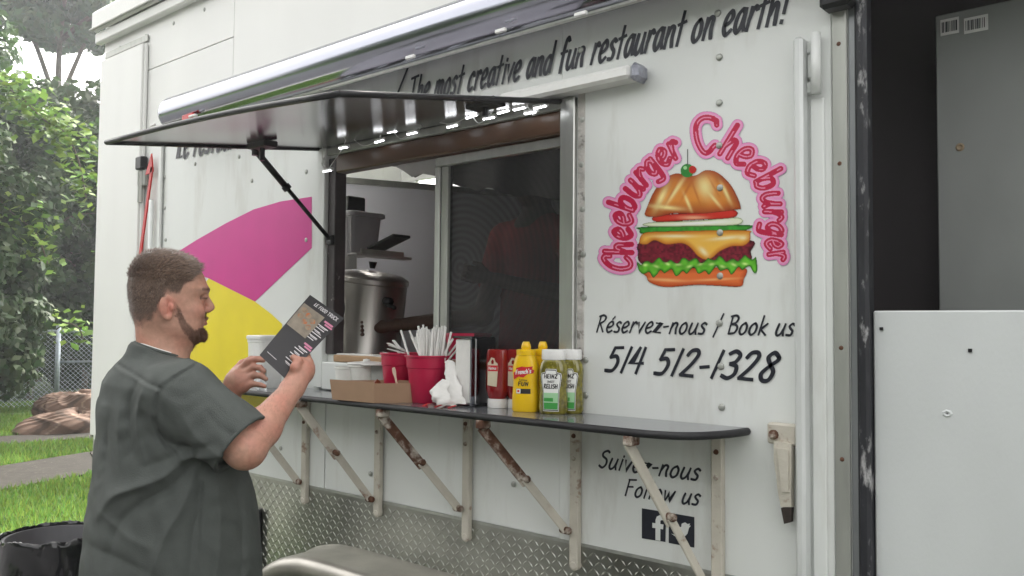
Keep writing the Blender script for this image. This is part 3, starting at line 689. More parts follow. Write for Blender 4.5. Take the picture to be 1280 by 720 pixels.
# burger sticker, painted cell by cell
def zb(x, y): return (720 + x / 2.6667, 110 + y / 2.6667)
GX, GY = np.meshgrid(np.arange(60, 719, 1.35), np.arange(50, 675, 1.35))
def inpoly(poly):
    c = np.zeros(GX.shape, bool); n = len(poly)
    for i in range(n):
        x0, y0 = poly[i]; x1, y1 = poly[(i + 1) % n]
        if y0 == y1: continue
        k = ((y0 > GY) != (y1 > GY)) & (GX < (x1 - x0) * (GY - y0) / (y1 - y0) + x0); c ^= k
    return c
def dseg(segs, cap=60):
    D2 = np.full(GX.shape, 1e9)
    for (a, b_) in segs:
        x0, x1 = min(a[0], b_[0]) - cap, max(a[0], b_[0]) + cap; y0, y1 = min(a[1], b_[1]) - cap, max(a[1], b_[1]) + cap
        i0, i1 = np.searchsorted(GY[:, 0], (y0, y1)); j0, j1 = np.searchsorted(GX[0], (x0, x1))
        if i1 <= i0 or j1 <= j0: continue
        gx = GX[i0:i1, j0:j1]; gy = GY[i0:i1, j0:j1]; dx, dy = b_[0] - a[0], b_[1] - a[1]; L2 = dx * dx + dy * dy + 1e-9
        t_ = np.clip(((gx - a[0]) * dx + (gy - a[1]) * dy) / L2, 0, 1)
        d2 = (gx - a[0] - t_ * dx) ** 2 + (gy - a[1] - t_ * dy) ** 2
        D2[i0:i1, j0:j1] = np.minimum(D2[i0:i1, j0:j1], d2)
    return np.sqrt(D2)
IMG = np.zeros(GX.shape + (3,)); ALP = np.zeros(GX.shape, bool)
def srgb(*c): c = np.array(c) / 255.; return np.where(c < .04045, c / 12.92, ((c + .055) / 1.055) ** 2.4) * .8
def vnoise(s, seed):
    r = np.random.default_rng(seed).random((80, 80)); x = (GX / s) % 79; y = (GY / s) % 79; i = x.astype(int); j = y.astype(int); fx = x - i; fy = y - j
    fx = fx * fx * (3 - 2 * fx); fy = fy * fy * (3 - 2 * fy)
    return (r[j, i] * (1 - fx) + r[j, i + 1] * fx) * (1 - fy) + (r[j + 1, i] * (1 - fx) + r[j + 1, i + 1] * fx) * fy
def paint(poly, edge_c, mid_c, hi_c, w=26, hipts=(), tex=None):
    poly = [tuple(p[:2]) for p in crom([(x, y) for x, y in poly], 5, True)]
    k = inpoly(poly); d = dseg([(poly[i], poly[(i + 1) % len(poly)]) for i in range(len(poly))], w + 4); d = np.minimum(d, w)
    t_ = (d / w)[..., None]; c = np.array(edge_c) * (1 - t_) + np.array(mid_c) * t_
    if len(hipts):
        for (x, y, sx, sy, rot) in hipts:
            ca, sa = math.cos(rot), math.sin(rot); u = ((GX - x) * ca + (GY - y) * sa) / sx; v = (-(GX - x) * sa + (GY - y) * ca) / sy
            g = np.exp(-(u * u + v * v))[..., None]; c = c * (1 - g) + np.array(hi_c) * g
    if tex is not None: c = c * tex[..., None]
    c = np.where((d < 1.6)[..., None], np.array(edge_c) * .45, c)
    IMG[k] = c[k]; ALP[k] = True
paint([(230, 608), (400, 600), (560, 598), (559, 640), (548, 662), (480, 660), (400, 657), (300, 664), (248, 650), (234, 630)], srgb(190, 70, 25), srgb(240, 120, 60), srgb(255, 185, 120), 18, [(300, 640, 60, 5, .05), (470, 638, 70, 4, -.05)])
paint([(204, 545), (215, 512), (300, 506), (575, 505), (583, 545), (570, 580), (400, 600), (230, 592)], srgb(60, 10, 22), srgb(125, 25, 48), srgb(205, 90, 105), 16, (), .45 + 1.1 * vnoise(7, 3))
paint([(212, 474), (230, 462), (575, 456), (577, 470), (540, 478), (400, 484), (300, 482), (220, 486)], srgb(20, 90, 25), srgb(60, 160, 50), srgb(120, 200, 90), 8, (), .7 + .6 * vnoise(9, 5))
paint([(210, 512), (225, 484), (300, 478), (560, 474), (581, 486), (578, 512), (556, 527), (520, 528), (480, 545), (455, 566), (432, 573), (405, 560), (378, 530), (350, 518), (300, 522), (262, 508), (236, 522), (215, 520)], srgb(205, 110, 20), srgb(250, 195, 80), srgb(255, 240, 190), 18, [(330, 494, 60, 5, 0), (500, 500, 50, 6, -.1), (425, 545, 18, 8, .8), (556, 500, 12, 6, 0)])
paint([(240, 448), (400, 442), (540, 431), (541, 456), (400, 461), (241, 462)], srgb(150, 170, 110), srgb(240, 245, 215), srgb(255, 255, 255), 6, [(420, 450, 90, 4, -.05)])
paint([(268, 425), (400, 415), (524, 405), (525, 432), (400, 440), (268, 446)], srgb(150, 15, 10), srgb(215, 50, 35), srgb(250, 180, 140), 7, [(390, 432, 40, 6, 0)])
paint([(230, 425), (236, 396), (262, 340), (298, 300), (335, 284), (372, 292), (400, 290), (430, 274), (470, 280), (510, 315), (535, 355), (550, 400), (530, 406), (430, 418), (330, 418), (268, 430)], srgb(165, 62, 22), srgb(235, 150, 60), srgb(255, 235, 160), 44, [(285, 365, 10, 44, .45), (330, 345, 7, 50, .6), (430, 330, 24, 34, -.35), (372, 380, 5, 30, -.4), (460, 370, 5, 32, -.7), (500, 350, 6, 34, -.45), (300, 398, 50, 7, .1)], .88 + .24 * vnoise(30, 8))
for (x, y, sx, sy, rot) in ((372, 335, 5, 42, .5), (400, 350, 4, 40, -.35), (460, 330, 4, 34, -.5), (318, 350, 4, 42, .5)):
    ca, sa = math.cos(rot), math.sin(rot); u = ((GX - x) * ca + (GY - y) * sa) / sx; v = (-(GX - x) * sa + (GY - y) * ca) / sy; g = (np.exp(-(u * u + v * v)) * .6 * ALP)[..., None]
    IMG[:] = IMG * (1 - g) + srgb(190, 95, 35) * g
up = [(204 + i * 12.4, 578 + (7 * math.sin(i * 1.9) + 5 * math.sin(i * .8)) - i * .35) for i in range(33)]
lo = [(604 - i * 12.4, 590 + (9 * math.sin(i * 2.1) + 7 * math.cos(i * .9)) + 14 - i * -.5) for i in range(33)]
paint(up + lo, srgb(25, 110, 20), srgb(105, 195, 50), srgb(215, 245, 150), 9, [(230 + i * 37, 590 + 5 * math.sin(i * 2), 9, 4, .4 * math.sin(i)) for i in range(10)], .75 + .5 * vnoise(11, 9))
k = (GX - 371) ** 2 + (GY - 275) ** 2 < 23 ** 2; IMG[k] = srgb(45, 140, 55); k &= (GX - 364) ** 2 + (GY - 266) ** 2 < 36; IMG[k] = srgb(170, 225, 160)
k = (GX - 371) ** 2 + (GY - 275) ** 2 < 23 ** 2; ALP |= k; k = (GX - 389) ** 2 + (GY - 272) ** 2 < 13 ** 2; IMG[k] = srgb(200, 35, 30); ALP |= k
k = (abs(GX - 372) < 1.6) & (GY > 203) & (GY < 256); IMG[k] = srgb(70, 70, 70); ALP |= k
def arc_word(txt, base, h0, h1, slant=.0):
    path = np.array([p for p in crom(base, 14)]); sl = np.r_[0, np.cumsum(np.linalg.norm(np.diff(path, axis=0), axis=1))]; L = sl[-1]
    S_, w, per = text_strokes(txt, 1., slant, .13); out = []
    for cs in per:
        for st in cs:
            q = []
            for p in st:
                s_ = np.clip(p[0] / w * L, 0, L - .01); i = np.searchsorted(sl, s_) - 1; i = max(i, 0); f_ = (s_ - sl[i]) / (sl[i + 1] - sl[i] + 1e-9)
                c = path[i] * (1 - f_) + path[i + 1] * f_; tg = path[min(i + 3, len(path) - 1)] - path[max(i - 2, 0)]; tg = tg / np.linalg.norm(tg); nn = np.array((tg[1], -tg[0]))
                q.append(c + nn * p[1] * (h0 + (h1 - h0) * s_ / L))
            out += list(zip(q[:-1], q[1:]))
    return out
segs = arc_word("Cheeburger", [(178, 612), (186, 560), (184, 500), (186, 440), (200, 385), (228, 332), (266, 292), (305, 254), (362, 214)], 92, 84) + \
       arc_word("Cheeburger", [(412, 222), (462, 214), (510, 236), (556, 268), (592, 310), (618, 362), (630, 420), (634, 480), (636, 530), (656, 592)], 118, 74)
dd = dseg(segs, 30)
k = (dd < 21) ; IMG[k] = srgb(150, 120, 160); ALP |= k
k = dd < 19.5; IMG[k] = (srgb(246, 150, 205) * np.clip((dd[k][:, None] - 8) / 10, 0, 1) + srgb(252, 190, 225) * (1 - np.clip((dd[k][:, None] - 8) / 10, 0, 1)))
k = dd < 9.2; IMG[k] = srgb(205, 25, 75); k = dd < 2.0; IMG[k & (vnoise(22, 4) > .42)] = srgb(245, 150, 185)
# to mesh
idx = -np.ones(GX.shape, int); cell = ALP[:-1, :-1] & ALP[1:, :-1] & ALP[:-1, 1:] & ALP[1:, 1:]
use = np.zeros(GX.shape, bool)
for a_, b_ in ((0, 0), (1, 0), (0, 1), (1, 1)): use[a_:GX.shape[0] - 1 + a_, b_:GX.shape[1] - 1 + b_] |= cell
idx[use] = np.arange(use.sum())
q0, q1, q2 = ray(*zb(0, 0)), ray(*zb(1000, 0)), ray(*zb(0, 1000))
gx, gy = GX[use], GY[use]; rr = q0 + np.outer(gx / 1000, q1 - q0) + np.outer(gy / 1000, q2 - q0)
PV = CAM + rr * ((-.0048 - CAM[1]) / rr[:, 1])[:, None]
I, J = np.nonzero(cell); Fq = np.stack([idx[I, J], idx[I + 1, J], idx[I + 1, J + 1], idx[I, J + 1]], 1)
mesh_from('burger_sticker', PV, Fq, m_decal, TR, colors=IMG[use])
print('trailer', time.time() - T0)
# ================================================================== ground, paths, plants
m_grass_soil = mat("lawn_soil", (.03, .06, .012), .9, 0, spec=.1, var=.35, vscale=3, bump=.5, bscale=30)
m_blade = leafmat("grass_blades", (.05, .12, .02), .4)
m_leaf = leafmat("leaves", (.05, .1, .02), .25)
m_bark = mat("tree_bark", (.07, .055, .04), .9, 0, var=.4, vscale=12, bump=.8, bscale=30)
m_path = mat("damp_concrete_path", (.020, .018, .015), .8, 0, var=.35, vscale=6, col2=(.08, .07, .06), pscale=26, pthr=.60, patch=.03, bump=.4, bscale=40, spec=.08)
m_asph = mat("asphalt_yard", (.042, .042, .044), .85, 0, var=.3, vscale=20, bump=.5, bscale=120)
b = MB(); b.grid([[(-120, -80, 0), (1.2, -80, 0)], [(-120, 140, 0), (1.2, 140, 0)]]); tag(b.build('lawn', m_grass_soil), kind='structure')
b = MB(); b.grid([[(1.2, -80, 0), (80, -80, 0)], [(1.2, 140, 0), (80, 140, 0)]]); tag(b.build('yard', m_asph), kind='structure')
b = MB(); b.grid([[(-40, -14, .006), (40, -14, .006)], [(-40, -1.75, .006), (40, -1.75, .006)]]); tag(b.build('street', m_asph), kind='structure')
b = MB(); b.box(-40, 40, -1.75, -1.60, -.05, .11, .02); tag(b.build('kerb', mat("concrete_kerb", (.3, .29, .27), .8, 0, var=.2, vscale=10)), kind='structure')
def slab_path(name, near, far, n0=-3, n1=5):
    """rows of concrete slabs between two lines on the ground"""
    near = [np.array(p) for p in near]; far = [np.array(p) for p in far]
    root = empty(name, (*((near[0] + far[0]) / 2), 0)); tag(root, kind='structure')
    for k in range(n0, n1):
        a, c = k * 1.0, k * 1.0 + .985
        q = [near[0] + (near[1] - near[0]) * a, near[0] + (near[1] - near[0]) * c, far[0] + (far[1] - far[0]) * c, far[0] + (far[1] - far[0]) * a]
        z = .018 + .006 * random.random(); V = [(p[0], p[1], -.02) for p in q] + [(p[0], p[1], z) for p in q]
        b = MB(); b.add(V, [(3, 2, 1, 0), (4, 5, 6, 7), (0, 1, 5, 4), (1, 2, 6, 5), (2, 3, 7, 6), (3, 0, 4, 7)]); b.build('slab', m_path, root)
slab_path('garden_path', [(-12.2, 1.89), (-11.9, 2.95)], [(-13.04, 2.17), (-12.6, 3.2)])
slab_path('garden_path', [(-8.9, .80), (-9.27, 1.9)], [(-10.35, 1.2), (-10.75, 2.4)])

def tint(n, base, var=.3, yel=.0, rng=RNG):
    c = np.array(base)[None] * (1 + (rng.random((n, 1)) - .5) * 2 * var); c[:, 0] *= 1 + (rng.random(n) - .3) * yel
    return c
# grass: blades as thin triangles
def blades(name, n, region, hmin=.03, hmax=.09, w=.006, base=(.070, .135, .026)):
    (x0, x1, y0, y1) = region
    x = x0 + (x1 - x0) * RNG.random(n) ** 1; y = y0 + (y1 - y0) * RNG.random(n)
    def inside(ax, ay, q):
        c = np.ones(len(ax), bool)
        for i in range(4):
            p0, p1 = q[i], q[(i + 1) % 4]; c &= ((p1[0] - p0[0]) * (ay - p0[1]) - (p1[1] - p0[1]) * (ax - p0[0])) > 0
        return c
    lerp = lambda a, b_, t_: (a[0] + (b_[0] - a[0]) * t_, a[1] + (b_[1] - a[1]) * t_)
    keep = np.ones(n, bool)
    for nr, fr_ in (([(-12.2, 1.89), (-11.9, 2.95)], [(-13.04, 2.17), (-12.6, 3.2)]), ([(-8.9, .80), (-9.27, 1.9)], [(-10.35, 1.2), (-10.75, 2.4)])):
        q = [lerp(nr[0], nr[1], -3), lerp(nr[0], nr[1], 5), lerp(fr_[0], fr_[1], 5), lerp(fr_[0], fr_[1], -3)]
        keep &= ~inside(x, y, q)
    x, y = x[keep], y[keep]; n = len(x)
    a = RNG.random(n) * 6.283; h = hmin + (hmax - hmin) * RNG.random(n); le = (RNG.random((n, 2)) - .5) * h[:, None] * 1.1
    dist = np.hypot(x, y + 2.2); ww = w * np.maximum(1, dist / 7)
    dx, dy = np.cos(a) * ww, np.sin(a) * ww
    V = np.zeros((n, 3, 3)); V[:, 0] = np.c_[x - dx, y - dy, np.zeros(n)]; V[:, 1] = np.c_[x + dx, y + dy, np.zeros(n)]; V[:, 2] = np.c_[x + le[:, 0], y + le[:, 1], h]
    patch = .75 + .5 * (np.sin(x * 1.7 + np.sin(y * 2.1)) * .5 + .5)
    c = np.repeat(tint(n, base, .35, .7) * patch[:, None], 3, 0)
    o = mesh_from(name, V.reshape(-1, 3), np.arange(3 * n).reshape(-1, 3), m_blade, colors=c, attr='tint', origin=(0, 0, 0)); return tag(o, "short green lawn grass left of the trailer", 'grass', kind='stuff')
blades('lawn_grass', 170000, (-18, -5.2, -1.5, 6.5))
blades('lawn_grass', 40000, (-5.2, 2.5, -1.6, 2.4), base=(.045, .10, .016))['label'] = "trampled grass with shade put into its colour, along and under the trailer"  # darker blade colour: painted shade on trampled grass
# small weeds at the path
def leaves(P, size, nrm=None, rng=RNG):
    """leaf quads (two triangles folded) at points P"""
    n = len(P); d = rng.normal(size=(n, 3)); d /= np.linalg.norm(d, axis=1)[:, None]
    if nrm is not None: d = d * .75 + nrm; d /= np.linalg.norm(d, axis=1)[:, None]
    t_ = np.cross(d, rng.normal(size=(n, 3))); t_ /= np.linalg.norm(t_, axis=1)[:, None]; s_ = np.cross(d, t_)
    L = (size * (.6 + .8 * rng.random(n)))[:, None]; V = np.zeros((n, 4, 3))
    V[:, 0] = P - t_ * L * .5; V[:, 1] = P + s_ * L * .33 + d * L * .08; V[:, 2] = P + t_ * L * .55; V[:, 3] = P - s_ * L * .33 + d * L * .08
    return V.reshape(-1, 3), np.arange(4 * n).reshape(-1, 4)
def crown_points(n, c, r, clumps, rng, shell=.55, csize=.33):
    """points gathered in clumps spread through an ellipsoid: gaps stay between the clumps"""
    cc = rng.normal(size=(clumps, 3)); cc /= np.linalg.norm(cc, axis=1)[:, None]; cc *= (shell + (1 - shell) * rng.random((clumps, 1)) ** .5) * (.82 + .25 * rng.random((clumps, 1)))
    cs = csize * (.5 + .8 * rng.random(clumps)); w = cs ** 2; k = rng.choice(clumps, n, p=w / w.sum())
    d = rng.normal(size=(n, 3)); d /= np.linalg.norm(d, axis=1)[:, None]; d *= (rng.random((n, 1)) ** .4)
    d[:, 2] *= .6
    P = (cc[k] + d * cs[k][:, None]) * np.array(r) + np.array(c)
    nr = d + cc[k] * .5; nr[:, 2] += .4; nr /= np.linalg.norm(nr, axis=1)[:, None]
    ct = .72 + .56 * rng.random(clumps)
    return P, nr, ct[k]
def tree(kind, label, loc, H, cz, r, nleaf, size, base, group, clumps=46, seed=1, trunk=.16, shell=.45, yel=.4, csize=.33):
    rng = np.random.default_rng(seed)
    root = empty(kind, (loc[0], loc[1], 0), label, 'tree' if 'tree' in kind else 'bush', group)
    c = (loc[0], loc[1], cz)
    P, nr, ct = crown_points(nleaf, c, r, clumps, rng, shell, csize)
    k = P[:, 2] > .05; P, nr, ct = P[k], nr[k], ct[k]
    V, Fq = leaves(P, size, nr, rng); col = np.repeat(tint(len(P), np.array(base) * .72, .3, yel, rng) * ct[:, None], 4, 0)
    mesh_from('crown', V, Fq, m_leaf, root, colors=col, attr='tint')
    b = MB(); pts = [(loc[0], loc[1], -.05)]; n = 6
    for i in range(1, n + 1): pts.append((loc[0] + rng.normal() * .06 * i / n * H * .1, loc[1] + rng.normal() * .06 * i / n * H * .1, (cz + r[2] * .4) * i / n))
    b.tube(pts, [trunk * (1 - .75 * i / n) for i in range(n + 1)], 9)
    b.build('trunk', m_bark, root, smooth=True)
    for q in range(9):
        s = np.array(pts[4 + q % 3]); a = rng.random() * 6.28; e = np.array((math.cos(a) * r[0] * .75, math.sin(a) * r[1] * .75, r[2] * (rng.random() * .9 - .1)))
        t_ = np.array(c) + e; mid_ = s * .5 + t_ * .5 + (0, 0, r[2] * .1)
        MB().tube(crom([s, mid_, t_], 4), [trunk * .42 * (1 - i / 10) for i in range(9)], 6).build('limb', m_bark, root, smooth=True)
    return root
def at(px, Y=None, depth=None):
    """ground position seen at picture column px and given distance"""
    r = ray(px, 405); r = r / math.hypot(r[0], r[1]); return np.array((CAM[0] + r[0] * depth, CAM[1] + r[1] * depth))
gT = "trees beyond the chain-link fence"
a = at(66, depth=30); tree('maple_tree', "tall green tree, leaves paled to look hazy, rising highest behind the vine-covered bushes at the left", a, 16, 11.7, (2.3, 2.3, 1.9), 9000, .26, (.065, .115, .055), gT, 34, 3, .2, .3, csize=.30)  # hazy look is put into the paler leaf colour
a = at(-150, depth=33); tree('maple_tree', "tall open-crowned tree beyond the left edge of the lawn", a, 16, 11.6, (4.2, 4.2, 3.6), 4500, .32, (.040, .085, .030), gT, 40, 5, .3, .35, csize=.24)
a = at(100, depth=24); tree('leafy_tree', "mid-green leafy tree filling the gap beside the trailer's left corner", a, 9, 4.4, (3.6, 3.6, 3.1), 26000, .20, (.044, .080, .030), gT, 60, 8, .2, .2)
a = at(45, depth=26); tree('leafy_tree', "broad mid-green tree directly behind the vine-covered bushes", a, 9, 4.7, (3.8, 3.8, 3.2), 26000, .22, (.040, .075, .028), gT, 60, 9, .2, .2)
a = at(-60, depth=22); tree('leafy_tree', "green tree at the far left edge beyond the lawn", a, 9, 4.6, (3.6, 3.6, 3.6), 18000, .2, (.036, .085, .02), gT, 60, 19, .2, .2)
a = at(150, depth=27); tree('leafy_tree', "leafy tree mostly hidden behind the trailer's left end", a, 8, 4.4, (3.2, 3.2, 3.4), 14000, .2, (.034, .08, .02), gT, 60, 29, .2, .2)
# vine-covered bushes in front of / over the fence
gB = "vine-covered bushes along the fence"
a = at(-92, depth=15.5); tree('vine_bush', "large bush smothered in dark vine leaves at the left edge of the lawn", a, 5, 2.4, (1.6, 1.6, 2.6), 26000, .135, (.030, .062, .018), gB, 90, 12, .07, .62, yel=.5, csize=.25)
a = at(40, depth=20.2); tree('vine_bush', "tall dark vine bush rising behind the fence post", a, 6.5, 3.4, (1.9, 1.9, 2.9), 30000, .15, (.026, .054, .017), gB, 80, 14, .07, .6, csize=.25)
a = at(108, depth=21.6); tree('vine_bush', "lower green vine bush between the fence post and the trailer", a, 5, 2.4, (1.7, 1.7, 2.3), 22000, .14, (.029, .058, .018), gB, 70, 15, .07, .6, csize=.25)
a = at(-125, depth=14.8); tree('vine_bush', "vine bush beyond the left edge of the lawn", a, 3.5, 1.7, (1.5, 1.5, 1.9), 12000, .13, (.028, .058, .016), gB, 70, 16, .07, .6, csize=.25)
# hanging bright sprays
rngv = np.random.default_rng(5)
def spray(pts, n, label, size=.12):
    P = []; path = crom(pts, 10)
    for i in range(n):
        q = path[rngv.integers(len(path))]; P.append(q + rngv.normal(size=3) * np.array((.18, .18, .15)))
    P = np.array(P); V, Fq = leaves(P, size, np.tile((0, 0, 1.), (n, 1)), rngv)
    root = empty('vine_spray', tuple(path[0]), label, 'vine', "bright vine sprays over the bushes")
    MB().tube(path, .012, 5).build('stem', m_bark, root); tag(mesh_from('leaf_mass', V, Fq, m_leaf, root, colors=np.repeat(tint(n, (.095, .175, .032), .3, .4, rngv), 4, 0), attr='tint'), kind='stuff')
def P3(px, py, d): r = ray(px, py); r = r / math.hypot(r[0], r[1]); return CAM + r * d
spray([P3(2, 105, 14.6), P3(30, 125, 14.6), P3(55, 150, 14.6), P3(80, 165, 14.8), P3(98, 200, 15), P3(108, 250, 15.2)], 520, "bright yellow-green vine spray trailing down the right edge of the big bush", .15)
spray([P3(0, 250, 14.3), P3(20, 270, 14.3), P3(45, 292, 14.3), P3(60, 330, 14.4)], 200, "bright vine spray across the dark middle of the left bush", .12)
spray([P3(70, 412, 16.4), P3(84, 404, 16.3), P3(98, 410, 16.3), P3(104, 424, 16.3)], 60, "small yellow-green sprig leaning over the fence top rail", .16)
# far tree belt and houses across the street (seen in reflections)
gS = "street trees across the road"
for i, x in enumerate((-15, -9, -3, 3, 9)):
    tree('street_tree', ["street tree across the road, far left of the row", "street tree across the road, second of the row", "street tree across the road, middle of the row", "street tree across the road, fourth of the row", "street tree across the road, last of the row"][i], (x, -12.5 - (i % 2) * 1.5), 9, 4.0, (3.5, 2.2, 3.9), 7500, .36, (.030, .062, .02), gS, 60, 40 + i, .22, .2)
# chain-link fence
m_galv = mat("galvanised_fence", (.30, .34, .37), .45, .6, var=.2, vscale=20)
fc = at(75, depth=18.0); fd = np.array((.364, .932)); fd2 = np.array((-.55, -.83))
FN = empty('chain_link_fence', (*fc, 0), "grey galvanised chain-link fence with top rail at the end of the lawn", 'fence')
def fp(u, z): p = fc + fd * u; return (p[0], p[1], z)
U0, U1, FH = -5.0, 7.0, 1.42
MB().tube([fp(U0, FH), fp(U1, FH)], .024, 8).build('top_rail', m_galv, FN, smooth=True)
MB().tube([fp(.02, .85), fp(U1, .85)], .020, 8).build('middle_rail', m_galv, FN, smooth=True)
for u in (-3.6, -.02, 3.0, 6.0): 
    b = MB(); b.tube([fp(u, -.02), fp(u, FH + .10)], .045 if u == -.02 else .03, 10); b.tube([fp(u, FH + .10), fp(u, FH + .13)], [.05, .02], 10); b.build('fence_post', m_galv, FN, smooth=True)
wv, wf = [], []
def wire(a, c, r=.0035):
    a = np.array(a); c = np.array(c); d = _n(c - a); s1 = _n(np.cross(d, (fd[1], -fd[0], 0))); s2 = np.cross(d, s1); k = len(wv)
    for p in (a, c):
        for q in range(3): an = q * 2.094; wv.append(p + (s1 * math.cos(an) + s2 * math.sin(an)) * r)
    for q in range(3): wf.append((k + q, k + (q + 1) % 3, k + 3 + (q + 1) % 3, k + 3 + q))
u = U0 - FH
while u < U1:
    for sg in (1, -1):
        ua, ub = (u, u + FH) if sg > 0 else (u + FH, u); za, zb_ = 0.02, FH
        t0_ = max(0, min(1, (U0 - ua) / (ub - ua) if sg > 0 else (U1 - ua) / (ub - ua))) ; 
        lo_, hi_ = 0., 1.
        for lim, s_ in ((U0, 1), (U1, -1)):
            # keep s_*(u - lim) > 0
            f0, f1 = s_ * (ua - lim), s_ * (ub - lim)
            if f0 < 0 and f1 < 0: lo_, hi_ = 1, 0
            elif f0 < 0: lo_ = max(lo_, f0 / (f0 - f1))
            elif f1 < 0: hi_ = min(hi_, f0 / (f0 - f1))
        if hi_ > lo_: wire(fp(ua + (ub - ua) * lo_, za + (zb_ - za) * lo_), fp(ua + (ub - ua) * hi_, za + (zb_ - za) * hi_))
    u += .085
tag(mesh_from('wire_mesh', wv, wf, m_galv, FN), kind='stuff')

# heap of brown striped cloth on the path end
m_cloth = bpy.data.materials.new("brown_striped_cloth"); m_cloth.use_nodes = True; t = m_cloth.node_tree; bs = t.nodes['Principled BSDF']; bs.inputs['Roughness'].default_value = .85; bs.inputs['Specular IOR Level'].default_value = .1
at_ = N(t, 'ShaderNodeAttribute'); at_.attribute_name = 'Col'; t.links.new(at_.outputs['Color'], bs.inputs['Base Color'])
def heap(c, rx, ry, rz, seed, label, ang):
    rng = np.random.default_rng(seed); n, mm = 150, 70; th = np.linspace(0, 2 * np.pi, n, endpoint=False); ph = np.linspace(-.25, math.pi / 2, mm)
    T, Ph = np.meshgrid(th, ph); 
    d = 1 + .07 * np.sin(3 * T + seed) + .05 * np.sin(5 * T + 3 * Ph + seed) + .05 * np.sin(3.5 * Ph + 2 * np.sin(2 * T)) - .05 * np.abs(np.sin(5 * T + 4 * Ph + 2 * np.sin(2 * T + seed))) ** .5 - .035 * np.abs(np.sin(9 * T - 7 * Ph + 2 * np.sin(3 * Ph))) ** .6
    x = rx * np.cos(T) * np.cos(Ph) ** .6 * d; y = ry * np.sin(T) * np.cos(Ph) ** .6 * d; z = rz * np.maximum(np.sin(Ph) * d, -.12)
    ca, sa = math.cos(ang), math.sin(ang); P = np.stack([c[0] + x * ca - y * sa, c[1] + x * sa + y * ca, c[2] + z], -1)
    s_ = (x * 1.9 + .25 * np.sin(5 * Ph + seed) + z * 1.5) % 1.0; s2 = (x * 1.4 + .2 * np.sin(4 * Ph)) % 1.0
    col = np.where(((s_ > .46) & (s_ < .52))[..., None], (.16, .12, .09), np.where(((s_ > .1) & (s_ < .3))[..., None], (.05, .034, .026), (.095, .062, .047)))
    P = np.concatenate([P, P[:, :1]], 1); col = np.concatenate([col, col[:, :1]], 1)
    F_ = [(i * (n + 1) + j, i * (n + 1) + j + 1, (i + 1) * (n + 1) + j + 1, (i + 1) * (n + 1) + j) for i in range(mm - 1) for j in range(n)]
    o = mesh_from('folded_cloth', P.reshape(-1, 3), np.array(F_), m_cloth, smooth=True, colors=col.reshape(-1, 3)); return tag(o, label, 'cloth', "brown striped cloths heaped on the path")
hc = onZ(97, 539, 0); hang = math.atan2(.93, .36)
heap((hc[0], hc[1], 0.02), .84, .5, .30, 2, "lower brown striped cloth bundle lying on the path end", hang)
hc2 = hc + np.array((-.35, .15, 0)); heap((hc2[0], hc2[1], .25), .62, .38, .30, 6, "upper folded brown striped cloth resting on the lower bundle", hang)

# bin with black liner
bc = onZ(70, 668, .72)
BN = empty('rubbish_bin', (bc[0], bc[1], 0), "round rubbish bin lined with a black plastic bag, beside the man in the grey shirt", 'bin')
b = MB(); b.lathe([(.155, .0), (.16, .02), (.188, .70), (.198, .715), (.185, .715), (.16, .05), (.0, .04)], (bc[0], bc[1], 0), 36, caps=False); b.build('barrel', mat("bin_grey_plastic", (.05, .05, .055), .5), BN, smooth=True)
m_bag = mat("black_bin_liner", (.012, .012, .014), .17, 0, var=.3, vscale=20, coat=.4)
rows = []; nb = 140
for j in range(26):
    t_ = j / 25; r = []
    for i in range(nb + 1):
        a = 2 * math.pi * i / nb; wr = math.sin(a * 3 + 2.5 * math.sin(a * 2 + 7 * t_) + 5 * t_) * .35 + math.sin(a * 9 + 16 * t_ + 3 * math.sin(a * 2)) * .25 + abs(math.sin(a * 17 - 21 * t_ + 4 * math.sin(a * 3 + 9 * t_))) * .45 - .2
        if t_ < .45: u_ = t_ / .45; R_ = .205 + .012 * (1 - u_) + .010 * wr * (1 - u_ * .6); z_ = .50 + .235 * u_ + .02 * math.sin(a * 5) * (1 - u_)
        else: u_ = (t_ - .45) / .55; R_ = .205 - .05 * u_ ** 1.5 - .012 * wr * u_; z_ = .735 - .30 * u_ ** 1.2 + .014 * math.sin(u_ * 3) + .006 * wr
        if abs(t_ - .45) < .06: z_ += .012 * wr * .7
        r.append((bc[0] + R_ * math.cos(a), bc[1] + R_ * math.sin(a), z_))
    rows.append(r)
rows.append([(bc[0] + .02 * math.cos(2 * math.pi * i / nb), bc[1] + .02 * math.sin(2 * math.pi * i / nb), .40) for i in range(nb + 1)])
MB().grid(rows).build('bin_liner', m_bag, BN, smooth=True)
print('env', time.time() - T0)
# ================================================================== things on the counter
CZ = 1.3275
GL["'"] = (14, "!12 104 6 84"); GL['y'] = (46, "12 60 6 20 18 2 32 14 42 40/!46 60 34 0 16 -30")
ROW = "condiments and supplies along the counter"
def put(px, py, y=-.06): return onY(px, py, y)[0]
def blk(obj_): return obj_
